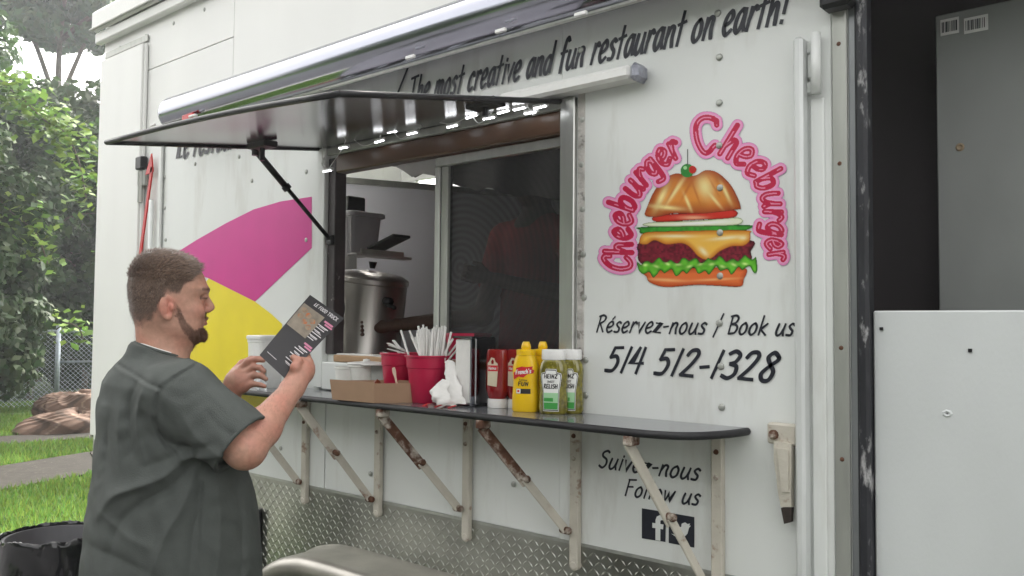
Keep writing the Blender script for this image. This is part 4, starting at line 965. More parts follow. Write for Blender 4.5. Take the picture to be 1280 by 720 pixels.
# cardboard tray
m_card = mat("brown_cardboard", (.34, .215, .135), .8, 0, var=.07, vscale=14, bump=.05, bscale=80)
A_, B_, C_ = np.array((-2.298, -.262, CZ)), np.array((-2.515, -.275, CZ)), np.array((-2.192, -.115, CZ)); D_ = B_ + C_ - A_; hgt = .068
T_ = empty('cardboard_tray', tuple((B_ + C_) / 2), "open brown cardboard tray with scraps of food, on the counter's front edge", 'tray')
cs = [A_, C_, D_, B_]; cen = sum(cs) / 4
b = MB()
for i in range(4):
    p, q = cs[i], cs[(i + 1) % 4]; po, qo = p + (p - cen) * .06, q + (q - cen) * .06; pi_, qi = po + (cen - po) * .025, qo + (cen - qo) * .025
    pb, qb = p + (cen - p) * .025, q + (cen - q) * .025; H_ = np.array((0, 0, hgt + (.004 if i % 2 else 0)))
    b = MB(); b.add([p, q, qo + H_, po + H_, pb, qb, qi + H_, pi_ + H_], [(0, 1, 2, 3), (5, 4, 7, 6), (3, 2, 6, 7), (1, 0, 4, 5), (0, 3, 7, 4), (1, 5, 6, 2)]); b.build('tray_side', m_card, T_)
b = MB(); b.add([c + (cen - c) * .03 + (0, 0, z) for z in (.001, .004) for c in cs], [(3, 2, 1, 0), (4, 5, 6, 7), (0, 1, 5, 4), (1, 2, 6, 5), (2, 3, 7, 6), (3, 0, 4, 7)]); b.build('tray_floor', m_card, T_)
def lump(name, c, r, m, label, cat, seed, fl=.7, parent=None):
    rng = np.random.default_rng(seed); b = MB(); n = 10; V = []; ph = rng.random(6) * 6
    for i in range(n + 1):
        for j in range(14):
            a, e = 2 * math.pi * j / 14, -math.pi / 2 + math.pi * i / n; k = 1 + .16 * math.sin(3 * a + ph[0] + 2 * e) + .1 * math.sin(5 * a + ph[1]) + .1 * math.sin(4 * e + ph[2])
            V.append((c[0] + r * k * math.cos(a) * math.cos(e), c[1] + r * k * math.sin(a) * math.cos(e), c[2] + r * fl * (1 + k * math.sin(e))))
    b.add(V, [(i * 14 + j, i * 14 + (j + 1) % 14, (i + 1) * 14 + (j + 1) % 14, (i + 1) * 14 + j) for i in range(n) for j in range(14)])
    return tag(b.build(name, m, parent, smooth=True), label, cat)
m_food = mat("saucy_food", (.22, .05, .02), .35, 0, var=.5, vscale=60)
lump('food_scrap', (-2.36, -.20, CZ + .004), .032, m_food, "reddish saucy food scrap in the cardboard tray, nearer the man", 'food', 1, 1.0)
lump('food_scrap', (-2.31, -.19, CZ + .004), .025, mat("bun_scrap", (.45, .2, .1), .6, 0, var=.4, vscale=50), "pale orange bun scrap in the cardboard tray beside the wooden spoon", 'food', 2, 1.1)
m_stick = mat("pale_wood_stick", (.66, .52, .40), .6, 0, var=.1, vscale=30)
sp = [onY(494, 478, -.19), onY(488, 462, -.18)]; sp0 = np.array((sp[0][0], -.17, CZ + .02))
d_ = _n(np.array((-.35, 0, 1.))); b = MB(); rows = []
for k in range(13):
    t_ = k / 12; w = .0042 + .0045 * math.exp(-((t_ - .86) / .13) ** 2); c = sp0 + d_ * .105 * t_; rows.append([c + np.array((w, 0, .35 * w)), c + np.array((w, .002, .35 * w)), c + np.array((-w, .002, -.35 * w)), c + np.array((-w, 0, -.35 * w)), c + np.array((w, 0, .35 * w))])
tag(b.grid(rows).build('wooden_spoon', m_stick), "small pale wooden spoon standing up out of the cardboard tray", 'spoon')

# red buckets
m_bucket = mat("crimson_plastic_bucket", (.46, .008, .055), .38, 0, var=.06, vscale=20)
def bucket(x, y, r0, r1, h, label):
    o = empty('red_bucket', (x, y, CZ), label, 'bucket', "red plastic buckets on the counter")
    b = MB(); b.lathe([(0, 0), (r0 - .003, 0), (r0, .004), (r0 + (r1 - r0) * .72, h * .72), (r0 + (r1 - r0) * .75 + .0025, h * .74), (r1, h * .955), (r1 + .005, h * .96), (r1 + .005, h), (r1, h), (r0 - .004, .01), (0, .008)], (x, y, CZ), 36, caps=False); b.build('bucket_body', m_bucket, o, smooth=False, auto=True)
    b = MB(); b.tube([(x + (r1 + .003) * math.cos(a), y + (r1 + .003) * math.sin(a), CZ + h * .985) for a in np.linspace(0, 6.2832, 37)], .0035, 6); b.build('bucket_rim', m_bucket, o, smooth=True)
    return o
BX1, BY1 = put(536, 500, -.10), -.10
bucket(BX1, BY1, .062, .082, .165, "red plastic bucket crammed with white straws, right behind the cardboard tray")
BX2 = put(500, 494, -.075); bucket(BX2, -.075, .055, .071, .168, "red plastic bucket with a few paper sachets, left of the straw bucket")
# third bucket leans behind them
b = MB(); A = np.array([_n((1, 0, .5)), (0, 1, 0), _n((-.5, 0, 1))]); x3, z3 = put(545, 470, -.0), 0
o = empty('red_bucket', (BX1 - .02, .06, CZ), "red plastic bucket at the back, its rim showing above the straw bucket", 'bucket', "red plastic buckets on the counter")
b = MB(); b.lathe([(0, 0), (.055, 0), (.085, .115), (.089, .115), (.089, .125), (.083, .125), (.05, .01), (0, .008)], (BX1 + .02, .075, WZ0 - .03), 30, caps=False); b.build('bucket_body', m_bucket, o, auto=True)
# straws
m_straw = mat("white_paper_straw", (.80, .79, .76), .5, 0, var=.05, vscale=50)
proto = None
for i in range(44):
    a = random.random() * 6.28; r = .052 * math.sqrt(random.random()); lean = random.gauss(0, .10) + (r / .052) * .16; az = a + random.gauss(0, .5)
    base = np.array((BX1 + r * math.cos(a) * .6, BY1 + r * math.sin(a) * .6, CZ + .012)); L = .235 + random.random() * .028
    if i < 9: lean = .5 + random.random() * .3; az = math.pi + random.gauss(0, .5) if i < 6 else random.gauss(0, .35); base = np.array((BX1 - .04 * math.cos(az), BY1 - .03 * math.sin(az), CZ + .03))
    if proto is None:
        b = MB(); b.tube([(0, 0, 0), (0, 0, .25)], .0038, 7); proto = mesh_from('drinking_straw', b.v, b.f, m_straw, None, True, local=True, origin=(0, 0, 0)); s_ = proto
    else: s_ = proto.copy(); COL.objects.link(s_)
    s_.location = Vector(base); s_.rotation_euler = Vector((math.sin(lean) * math.cos(az), math.sin(lean) * math.sin(az), math.cos(lean))).to_track_quat('Z', 'Y').to_euler(); s_.scale = (1, 1, L / .25)
    tag(s_, "white paper-wrapped straw standing in the red bucket", 'straw', "straws in the red bucket")
for i in range(7):
    a = math.pi + random.gauss(0, .5); p = np.array((BX2 - .01, -.09 + .02 * random.random(), CZ + .150 + .008 * i)); d_ = _n((math.cos(a), math.sin(a) * .6, .12 + .12 * random.random())); w = _n(np.cross(d_, (0, 0, 1)))
    b = MB(); b.bar(p - d_ * .05, p + d_ * .055, .009 + .006 * random.random(), .0016, (0, 0, 1)); tag(b.build('paper_sachet', m_straw), "flat white paper sachet sticking out of the left red bucket", 'sachet', "paper sachets in the left red bucket")

# foam cups and lidded tub
m_foam = mat("white_foam", (.74, .74, .70), .6, 0, var=.04, vscale=60, bump=.05, bscale=200)
def cup(x, y, r0, r1, h, label, z=CZ, name='foam_cup', sub=True):
    o = empty(name, (x, y, z), label, 'cup')
    b = MB(); b.lathe([(0, 0), (r0, 0), (r0 + (r1 - r0) * .9, h * .9), (r1 + .003, h * .92), (r1 + .003, h), (r1 - .001, h), (r0 - .003, .006), (0, .005)], (x, y, z), 30, caps=False); b.build('cup_body', m_foam, o, auto=True)
    return o
cx_ = put(433, 478, -.10); cup(cx_, -.10, .036, .045, onY(433, 458, -.10)[2] - CZ, "small white foam cup standing behind the left corner of the cardboard tray", z=CZ)
cx2 = put(452, 474, -.07); BH = onY(455, 455, -.055)[2] - CZ; o = cup(cx2 + .01, -.055, .05, .068, BH, "wide white foam bowl with lid and wire spoon, right of the small foam cup", name='foam_bowl')
b = MB(); b.lathe([(.0, .0), (.074, 0), (.076, .003), (.074, .007), (.03, .010), (.014, .012), (.013, .019), (0, .021)], (cx2 + .01, -.055, CZ + BH), 30, caps=False); b.build('lid', m_white, o, auto=True)
gb = MB().box(cx2 + .075, cx2 + .15, -.09, -.03, CZ, CZ + BH, .004).build('grey_carton', mat('grey_card', (.33, .34, .32), .7))
tag(gb, "small grey carton with flat white lid between the foam bowl and the red bucket", 'carton')
b = MB(); b.lathe([(0, 0), (.075, 0), (.077, .003), (.075, .005), (0, .006)], (cx2 + .10, -.06, CZ + BH + .001), 30, caps=False); b.build('carton_lid', m_white, gb)
# tall white container and shaker at the far end
x_ = put(331, 489, -.12); o = empty('white_tub', (x_, -.12, CZ), "tall white plastic tub at the far end of the counter, behind the menu", 'tub')
b = MB(); b.rbox((x_, -.12, CZ), .058, .058, 0, .2, .02, top=[(.88, 0), (.9, .004), (1, .19), (1.04, .192), (1.04, .205)]); b.build('tub_body', m_white, o, auto=True)
b = MB(); b.rbox((x_, -.12, CZ + .2055), .062, .062, 0, .02, .02, top=[(1.03, 0), (1.03, .012), (.95, .016)]); b.build('lid', m_white, o, auto=True)
x_ = put(322, 490, -.22); o = empty('salt_shaker', (x_, -.20, CZ), "small glass salt shaker with metal top beside the white tub", 'shaker')
b = MB(); b.lathe([(0, 0), (.019, 0), (.02, .004), (.017, .06), (0, .061)], (x_, -.20, CZ), 16, caps=False); b.build('glass_body', mat("shaker_glass", (.85, .87, .88), .1, trans=.6), o, smooth=True)
b = MB(); b.lathe([(.0175, .0605), (.018, .08), (.014, .087), (0, .089)], (x_, -.20, CZ), 16, caps=False); b.build('shaker_top', m_steel, o, smooth=True)

# napkin dispenser and napkins
nx0, nx1 = put(568, 500, -.085), put(613, 503, -.085)
o = empty('napkin_dispenser', ((nx0 + nx1) / 2, -.06, CZ), "tall chrome napkin dispenser with white napkins facing the straws", 'dispenser')
NX0, NX1 = put(570, 500, -.10), put(606, 503, -.10)
NX0 = onY(566, 500, -.13)[0]; NX1 = onY(589, 502, -.13)[0]
b = MB(); b.box(NX0 + .001, NX1, -.112, -.006, CZ + .004, CZ + .232, .006); b.build('chrome_case', mat('dispenser_chrome', (.42, .42, .44), .16, 1., var=.2, vscale=12), o, auto=True)
b = MB(); b.box(NX0 + .006, NX1 - .006, -.128, -.1125, CZ + .010, CZ + .224, .004); b.build('napkin_stack', m_straw, o)
for z0_, z1_ in ((.226, .235), (.001, .009)): MB().box(NX0 - .001, NX1 + .001, -.134, -.1128, CZ + z0_, CZ + z1_, .002).build('case_lip', m_chrome, o)
MB().box(NX1 - .0045, NX1 + .001, -.134, -.1128, CZ + .0095, CZ + .2255, .002).build('case_lip', m_chrome, o)
def sheet(name, pts_rows, label, m_=m_straw, cat='napkin', grp=None):
    rows = [crom(r, 6) for r in pts_rows]; cols = [crom([r[j] for r in rows], 6) for j in range(len(rows[0]))]
    P = np.array(cols); P = P.transpose(1, 0, 2); rr_ = np.random.default_rng(3); 
    P = P + (np.sin(np.arange(P.shape[0])[:, None] * .9 + np.arange(P.shape[1])[None] * .5) * .0032 + np.sin(np.arange(P.shape[0])[:, None] * 2.3 - np.arange(P.shape[1])[None] * 1.1) * .0016)[..., None] * np.array((0.3, 1, .4))
    return tag(MB().grid(P).build(name, m_, smooth=True), label, cat, grp)
nb = NX0 - .004
sheet('paper_napkin', [[(nb - .035, -.135, CZ + .145), (nb - .02, -.128, CZ + .155), (nb - .004, -.12, CZ + .15)], [(nb - .012, -.15, CZ + .10), (nb + .01, -.14, CZ + .11), (nb + .03, -.131, CZ + .09)], [(nb - .0, -.165, CZ + .055), (nb + .035, -.155, CZ + .05), (nb + .06, -.14, CZ + .045)], [(nb + .0, -.19, CZ + .006), (nb + .04, -.165, CZ + .008), (nb + .075, -.14, CZ + .01)]], "long crumpled white napkin hanging from the dispenser")
sheet('paper_napkin', [[(nb - .04, -.17, CZ + .07), (nb - .015, -.16, CZ + .09), (nb + .01, -.15, CZ + .085)], [(nb - .055, -.18, CZ + .045), (nb - .02, -.19, CZ + .05), (nb + .02, -.17, CZ + .055)], [(nb - .035, -.185, CZ + .018), (nb + .0, -.20, CZ + .025), (nb + .045, -.18, CZ + .03)], [(nb - .02, -.18, CZ + .003), (nb + .015, -.195, CZ + .005), (nb + .06, -.17, CZ + .004)]], "crumpled white napkin lying at the foot of the dispenser")
fx = put(558, 508, -.16)
for i in range(7):
    c = np.array((fx + .018 * (i - 3), -.20 + .018 * math.sin(i * 2.2), CZ + .004)); a = random.random() * 3; b = MB(); b.obox(c, (.014, .008, .0012), [_n((math.cos(a), math.sin(a), .25)), _n((-math.sin(a), math.cos(a), 0)), _n((-.25 * math.cos(a), -.25 * math.sin(a), 1))])
    tag(b.build('foil_scrap', m_steel if i % 3 else m_red), "torn silver and red sachet scrap on the counter below the napkins", 'scrap', "torn sachet scraps on the counter")

# bottles
def front_label(parent, c, hw, z0, z1, shape, m_, depth, name, A=None, bulge=.35):
    """label patch wrapped on the front of a bottle facing direction f; shape: list (u,v) in -1..1/0..1"""
FD = _n((.25, -1, 0)); FR = np.array((-FD[1], FD[0], 0))           # bottles face the photographer
def patch(parent, c, rx, ry, poly, m_, name, off, yaw):
    poly = [(a[0] + (b_[0] - a[0]) * k / 6, a[1] + (b_[1] - a[1]) * k / 6) for a, b_ in zip(poly, poly[1:] + poly[:1]) for k in range(6)]
    """polygon in (u metres sideways, z) projected on the elliptical bottle body (rx, ry half axes, front = -y turned by yaw)"""
    def cut(pl):
        return pl
    n = len(poly); V = []; Fs = []
    cu = (min(p[0] for p in poly) + max(p[0] for p in poly)) / 2; cz_ = (min(p[1] for p in poly) + max(p[1] for p in poly)) / 2
    K = 5
    ca, sa = math.cos(yaw), math.sin(yaw)
    for k in range(K + 1):
        for (u, z) in poly:
            uu = cu + (u - cu) * max(k, .02) / K; zz = cz_ + (z - cz_) * k / K; q = max(-.98, min(.98, uu / rx)); yy = -ry * (1 - abs(q) ** 2.6) ** (1 / 2.6) - off
            xr, yr = uu * (1 + off / rx), yy; V.append((c[0] + xr * ca - yr * sa, c[1] + xr * sa + yr * ca, c[2] + zz))
    for k in range(1, K + 1):
        for i in range(n):
            j = (i + 1) % n
            if k == 1: Fs.append((K * 0 + i * 0, n + i, n + j))
            else: Fs.append(((k - 1) * n + i, k * n + i, k * n + j, (k - 1) * n + j))
    return mesh_from(name, V, Fs, m_, parent, True)
def strokes_on(parent, c, rx, ry, txt, u0, u1, z, h, m_, off, yaw, width=.14, name='label_lettering', slant=.0, rise=0.):
    S_, w, per = text_strokes(txt, h, slant); k = (u1 - u0) / w; V = []; Fs = []; ca, sa = math.cos(yaw), math.sin(yaw); e = 0
    for st in S_:
        if len(st) == 2 or True:
            st2 = []
            for a, b_ in zip(st[:-1], st[1:]): st2 += [a + (b_ - a) * q / 2 for q in range(2)]
            st2.append(st[-1]); st = st2
        st = [np.array((u0 + p[0] * k, z + p[1] + rise * p[0] * k / (u1 - u0))) for p in st]
        for Vr, Fr in ribbons([st], h * width):
            o_ = len(V); e += .00003
            for p in Vr:
                q = max(-.98, min(.98, p[0] / rx)); yy = -ry * (1 - abs(q) ** 2.6) ** (1 / 2.6) - off - e; xr = p[0] * (1 + off / rx)
                V.append((c[0] + xr * ca - yy * sa, c[1] + xr * sa + yy * ca, c[2] + p[1]))
            Fs += [tuple(i + o_ for i in f) for f in Fr]
    return mesh_from(name, V, Fs, m_, parent)
YAW = math.radians(22)
def ell_body(c, rx, ry, prof, m_, parent, name, n=36, yaw=YAW, e=2.6):
    """superellipse cross-section body; prof (kx, ky, z)"""
    V = []; ca, sa = math.cos(yaw), math.sin(yaw)
    for (kx, ky, z) in prof:
        for j in range(n):
            a = 2 * math.pi * j / n; co, si = math.cos(a), math.sin(a); x = rx * kx * math.copysign(abs(co) ** (2 / e), co); y = ry * ky * math.copysign(abs(si) ** (2 / e), si)
            V.append((c[0] + x * ca - y * sa, c[1] + x * sa + y * ca, c[2] + z))
    k = len(prof); Fs = [(i * n + j, i * n + (j + 1) % n, (i + 1) * n + (j + 1) % n, (i + 1) * n + j) for i in range(k - 1) for j in range(n)] + [tuple(range(n))[::-1], tuple(range((k - 1) * n, k * n))]
    b = MB(); b.add(V, Fs); return b.build(name, m_, parent, auto=True)
m_mustard = mat("mustard_yellow_plastic", (.82, .52, .008), .3, 0, var=.04, vscale=20, coat=.15)
m_ketch = mat("ketchup_in_bottle", (.25, .006, .008), .12, 0, var=.15, vscale=20, coat=.8)
m_relish = mat("green_relish_in_bottle", (.17, .15, .012), .14, 0, var=.55, vscale=70, coat=.9, col2=(.30, .28, .05), pscale=60, pthr=.6)
m_lab_w = mat("label_white", (.75, .76, .73), .45); m_lab_g = mat("label_green", (.05, .30, .06), .45); m_lab_g2 = mat("label_pale_green", (.33, .58, .33), .45); m_lab_r = mat("label_red", (.55, .02, .03), .4); m_lab_b = mat("label_dark", (.03, .028, .03), .4); m_lab_c = mat("label_cream", (.62, .56, .42), .5)
def mustard(px, py, y, label, front=True, s=1.):
    x = put(px, py, y); c = np.array((x, y, CZ)); o = empty('mustard_bottle', tuple(c), label, 'bottle', "yellow mustard bottles")
    ell_body(c, .037, .027, [(.93, .9, 0), (1, 1, .006), (1, 1, .05), (.94, .96, .075), (.92, .95, .09), (.98, 1, .12), (.97, 1, .135), (.86, .95, .155), (.74, .9, .168), (.72, .88, .172)], m_mustard, o, 'bottle_body')
    b = MB(); b.lathe([(.0265, .1725), (.027, .188), (.0255, .190), (.012, .192), (.0135, .196), (.0125, .204), (.009, .214), (.0075, .2145), (.0065, .212)], c, 28, caps=False); b.build('spout_cap', m_mustard, o, smooth=False, auto=True)
    if front:
        patch(o, c, .037, .027, [(-.027, .098), (-.013, .108), (.0, .105), (.012, .116), (.027, .119), (.029, .128), (.023, .131), (.026, .140), (.008, .137), (-.004, .139), (-.021, .133), (-.018, .124), (-.028, .120)], m_lab_r, 'red_flag_label', .0006, YAW)
        strokes_on(o, c, .037, .027, "French's", -.021, .022, .114, .013, m_lab_w, .0009, YAW, .17, rise=.006)
        strokes_on(o, c, .037, .027, "Yellow", -.012, .012, .095, .006, m_lab_b, .0006, YAW, .15)
        strokes_on(o, c, .037, .027, "FUN", -.014, .016, .080, .012, m_lab_b, .0006, YAW, .2)
        patch(o, c, .037, .027, [(-.020, .056), (.020, .056), (.020, .071), (-.020, .071)], m_lab_b, 'small_label', .0006, YAW)
        patch(o, c, .037, .027, [(-.019, .0565), (-.007, .0565), (-.007, .0705), (-.019, .0705)], m_lab_w, 'small_label', .0009, YAW)
        patch(o, c, .037, .027, [(-.016, .060), (-.010, .060), (-.010, .067), (-.016, .067)], m_lab_r, 'small_label', .0012, YAW)
    return o

def relish(px, py, y, label):
    x = put(px, py, y); c = np.array((x, y, CZ)); o = empty('relish_bottle', tuple(c), label, 'bottle', "green relish squeeze bottles")
    ell_body(c, .038, .030, [(.9, .88, 0), (1, 1, .006), (1.02, 1, .03), (.95, .97, .062), (.96, .97, .075), (1.0, 1, .098), (1.0, 1, .112), (.92, .95, .128), (.8, .9, .137), (.78, .88, .139)], m_relish, o, 'bottle_body')
    b = MB(); ell_body(c + (0, 0, .1395), .0315, .0265, [(1, 1, 0), (1.02, 1.02, .002), (1.0, 1.0, .023), (.96, .96, .026)], m_white, o, 'flip_cap', e=2.3)
    P = [(-.018, .012), (.018, .012), (.019, .06), (.024, .095), (.0225, .102), (.014, .104), (.012, .112), (-.012, .112), (-.014, .104), (-.0225, .102), (-.024, .095), (-.019, .06)]
    patch(o, c, .038, .030, [(u * 1.13, .062 + (z - .062) * 1.08) for u, z in P], m_lab_w, 'label', .0006, YAW)
    patch(o, c, .038, .030, [(u * 1.07, .062 + (z - .062) * 1.05) for u, z in P], m_lab_b, 'label', .0009, YAW)
    patch(o, c, .038, .030, P, m_lab_w, 'label', .0012, YAW)
    patch(o, c, .038, .030, [(-.0172, .013), (.0172, .013), (.0178, .03), (-.0178, .03)], m_lab_g, 'label', .0015, YAW)
    patch(o, c, .038, .030, [(-.0182, .0305), (.0182, .0305), (.0185, .055), (-.0185, .055)], m_lab_g2, 'label', .0015, YAW)
    patch(o, c, .038, .030, [(-.0172, .033), (.006, .033), (.006, .042), (-.0172, .042)], m_lab_g, 'label', .0018, YAW)
    strokes_on(o, c, .038, .030, "HEINZ", -.0175, .0175, .092, .0105, m_lab_b, .0015, YAW, .2)
    strokes_on(o, c, .038, .030, "SWEET", -.009, .010, .081, .005, m_lab_b, .0015, YAW, .2)
    strokes_on(o, c, .038, .030, "RELISH", -.018, .018, .066, .011, m_lab_b, .0015, YAW, .2)
    return o
R1 = relish(692, 514, -.088, "green relish squeeze bottle with a white label, the nearer of the two")
R2 = relish(712, 514.5, -.036, "green relish bottle at the right end, half hidden behind the nearer relish")
M1 = mustard(657, 511, -.10, "yellow mustard bottle with red flag label, the front one")
M2 = mustard(678, 511, -.036, "yellow mustard bottle standing behind, only its spout and shoulder showing", False)
x = put(627, 509, -.05)
def ketchup(x, y, label):
    c = np.array((x, y, CZ)); o = empty('ketchup_bottle', tuple(c), label, 'bottle', "red ketchup bottles")
    ell_body(c, .030, .026, [(1, 1, 0), (1.02, 1.02, .003), (1.0, 1.0, .024), (.97, .97, .026)], m_white, o, 'flip_cap', e=2.3)
    ell_body(c, .036, .027, [(.7, .8, .0265), (.85, .92, .036), (.98, 1, .055), (.97, 1, .09), (1.0, 1, .13), (.96, .98, .155), (.9, .93, .168), (.8, .82, .171)], m_ketch, o, 'bottle_body')
    P = [(-.024, .066), (.006, .062), (.010, .118), (.008, .13), (.002, .134), (-.002, .145), (-.012, .147), (-.018, .136), (-.024, .13)]
    patch(o, c, .036, .027, P, m_lab_c, 'label', .0006, YAW)
    patch(o, c, .036, .027, [(-.023, .107), (.009, .107), (.009, .124), (-.023, .124)], m_lab_r, 'label', .0009, YAW)
    patch(o, c, .036, .027, [(-.011, .128), (-.004, .128), (-.003, .136), (-.007, .142), (-.012, .136)], m_ketch, 'label', .0009, YAW)
    strokes_on(o, c, .036, .027, "Heinz", -.020, .005, .112, .008, m_lab_w, .0012, YAW, .2)
    return o
K1 = ketchup(x, -.07, "upside-down red ketchup bottle beside the napkin dispenser"); K2 = ketchup(put(647, 509, -.036), -.036, "second red ketchup bottle hidden behind the front ketchup and mustard")

for o_, s3_ in ((R1, (1.22, 1.15, 1.2)), (R2, (1.22, 1.05, 1.2)), (M1, (1.2, 1.1, 1.03)), (M2, (1.2, 1.05, 1.03)), (K1, (1.1, 1.1, 1.13)), (K2, (1.1, 1.05, 1.13))): o_.scale = s3_
# ---- inside the window: bin, box, urn
SZ = S[2]
m_bin = mat("grey_plastic_bin", (.36, .35, .37), .5, 0, var=.08, vscale=10)
bc0 = onY(436, 305, .22); o = empty('plastic_bin', (bc0[0], .24, SZ), "grey ribbed plastic bin on the shelf inside the window", 'bin')
bw = .105
b = MB(); b.rbox((bc0[0], .24, SZ + .001), bw, .085, 0, .2, .02, top=[(.84, 0), (.86, .004), (1, .17)]); b.build('bin_body', m_bin, o, auto=True)
b = MB(); b.rbox((bc0[0], .24, SZ + .172), bw + .01, .095, 0, .02, .02, top=[(1.04, 0), (1.04, .018), (.98, .022)]); b.build('bin_rim', m_bin, o, auto=True)
for k in range(7):
    b = MB(); xx = bc0[0] - bw * .8 + k * bw * .27; b.bar((xx, .24 - .074, SZ + .012), (xx * 1.0 + (xx - bc0[0]) * .14, .24 - .086, SZ + .165), .007, .004, (0, 1, 0)); b.build('rib', m_bin, o)
b = MB(); b.box(bc0[0] - .085, bc0[0] + .03, .19, .29, SZ + .195, SZ + .27, .006); tag(b.build('black_box', m_black), "small black box on top of the grey plastic bin inside the window", 'box')
b = MB(); c = onY(480, 303, .24); b.obox((c[0] + .03, .24, SZ + .05), (.09, .05, .006), [_n((1, 0, .28)), (0, 1, 0), _n((-.28, 0, 1))], .003); tag(b.build('black_tray', m_black), "thin black tray tilted on the shelf right of the plastic bin", 'tray')
uc = onY(456, 385, .33); ua = _n((.14, 0, 1.)); UA = np.array([_n(np.cross((0, 1, 0), ua)), (0, 1, 0), ua]); ub = np.array((uc[0] - .035, .35, WZ0 - .045))
o = empty('coffee_urn', tuple(ub), "tilted stainless steel coffee urn with black handles inside the window", 'urn')
b = MB(); b.lathe([(.02, 0), (.168, 0), (.173, .012), (.168, .02), (.168, .36), (.174, .365), (.174, .385), (.168, .39), (.14, .405), (.03, .42), (.0, .42)], ub, 44, A=UA, caps=False); b.build('urn_body', m_steel, o, smooth=False, auto=True)
def uo(x, y, z): return ub + np.array((x, y, z)) @ UA
b = MB(); b.tube([uo(0, 0, .43), uo(0, 0, .46)], [.012, .02], 10); b.build('lid_knob', m_black, o, smooth=True)
b = MB(); b.tube([uo(.160, -.04, .30), uo(.205, -.05, .30)], .018, 8); b.tube([uo(.185, -.05, .285), uo(.26, -.07, .280)], .010, 8); b.build('urn_handle', m_black, o, smooth=True)
b = MB(); b.tube([uo(-.09, -.14, .33), uo(-.09, -.175, .33), uo(-.09, -.18, .12), uo(-.09, -.14, .10)], .008, 8); b.build('sight_tube', m_steel, o, smooth=True)
b = MB(); b.tube(crom([uo(-.05, -.166, .34), uo(.01, -.178, .32), uo(.05, -.178, .24), uo(.02, -.176, .14), uo(.0, -.174, .03)], 6), .0055, 7); b.build('power_cord', m_black, o, smooth=True)
b = MB(); b.box(WX0 + .07, WX0 + .30, -.005, .05, WZ0 - .0015, WZ0 + .004, .001); tag(b.build('paper_pad', m_straw), "white papers lying on the wooden sill below the urn", 'paper')

# LED string under the hatch
LS = empty('led_string_lights', (HL[0] + .5, -.05, 2.3), "string of small white LED modules clipped under the open hatch", 'lights')
dia = None
mods = [(403, 181, .03), (440, 172, -.02), (430, 183, -.05), (482, 158, .10), (491, 163, -.04), (516, 165, .02), (535, 152, .14), (566, 156, .05), (590, 144, .14), (612, 146, .02), (630, 138, .1), (650, 134, .03), (664, 139, .0), (676, 132, .04), (410, 212, .0), (475, 175, .12)]
wp = []
for i, (px, py, a) in enumerate(mods):
    yy = -.055 - .02 * (i % 3); c = onY(px, py, yy)
    A = np.array([_n((1, 0, a * .6)), (0, 1, 0), _n((-a * .6, 0, 1))]); b = MB(); b.obox(c, (.030, .007, .006), A, .002); md = b.build('led_module', m_white, LS); wp.append((px, c))
    for k in (-1, 0, 1):
        b = MB(); p = c + A[0] * .018 * k - A[2] * .0065 + np.array((0, -.004, 0)); b.obox(p, (.006, .0045, .0022), A, .0008); b.build('led_diode', m_led, md)
wp.sort(key=lambda q: q[0])
for i in range(len(wp) - 1):
    p, q = wp[i][1], wp[i + 1][1]; mid_ = (p + q) / 2 + (0, -.01, random.uniform(-.03, .02)); MB().tube(crom([p, mid_, q], 5), .0018, 5).build('wire', m_white, LS, smooth=True)
MB().tube(crom([onY(403, 183, -.03), onY(408, 190, -.03), onY(402, 205, -.03), onY(410, 214, -.03)], 6), .002, 5).build('wire', m_white, LS, smooth=True)
print('items', time.time() - T0)
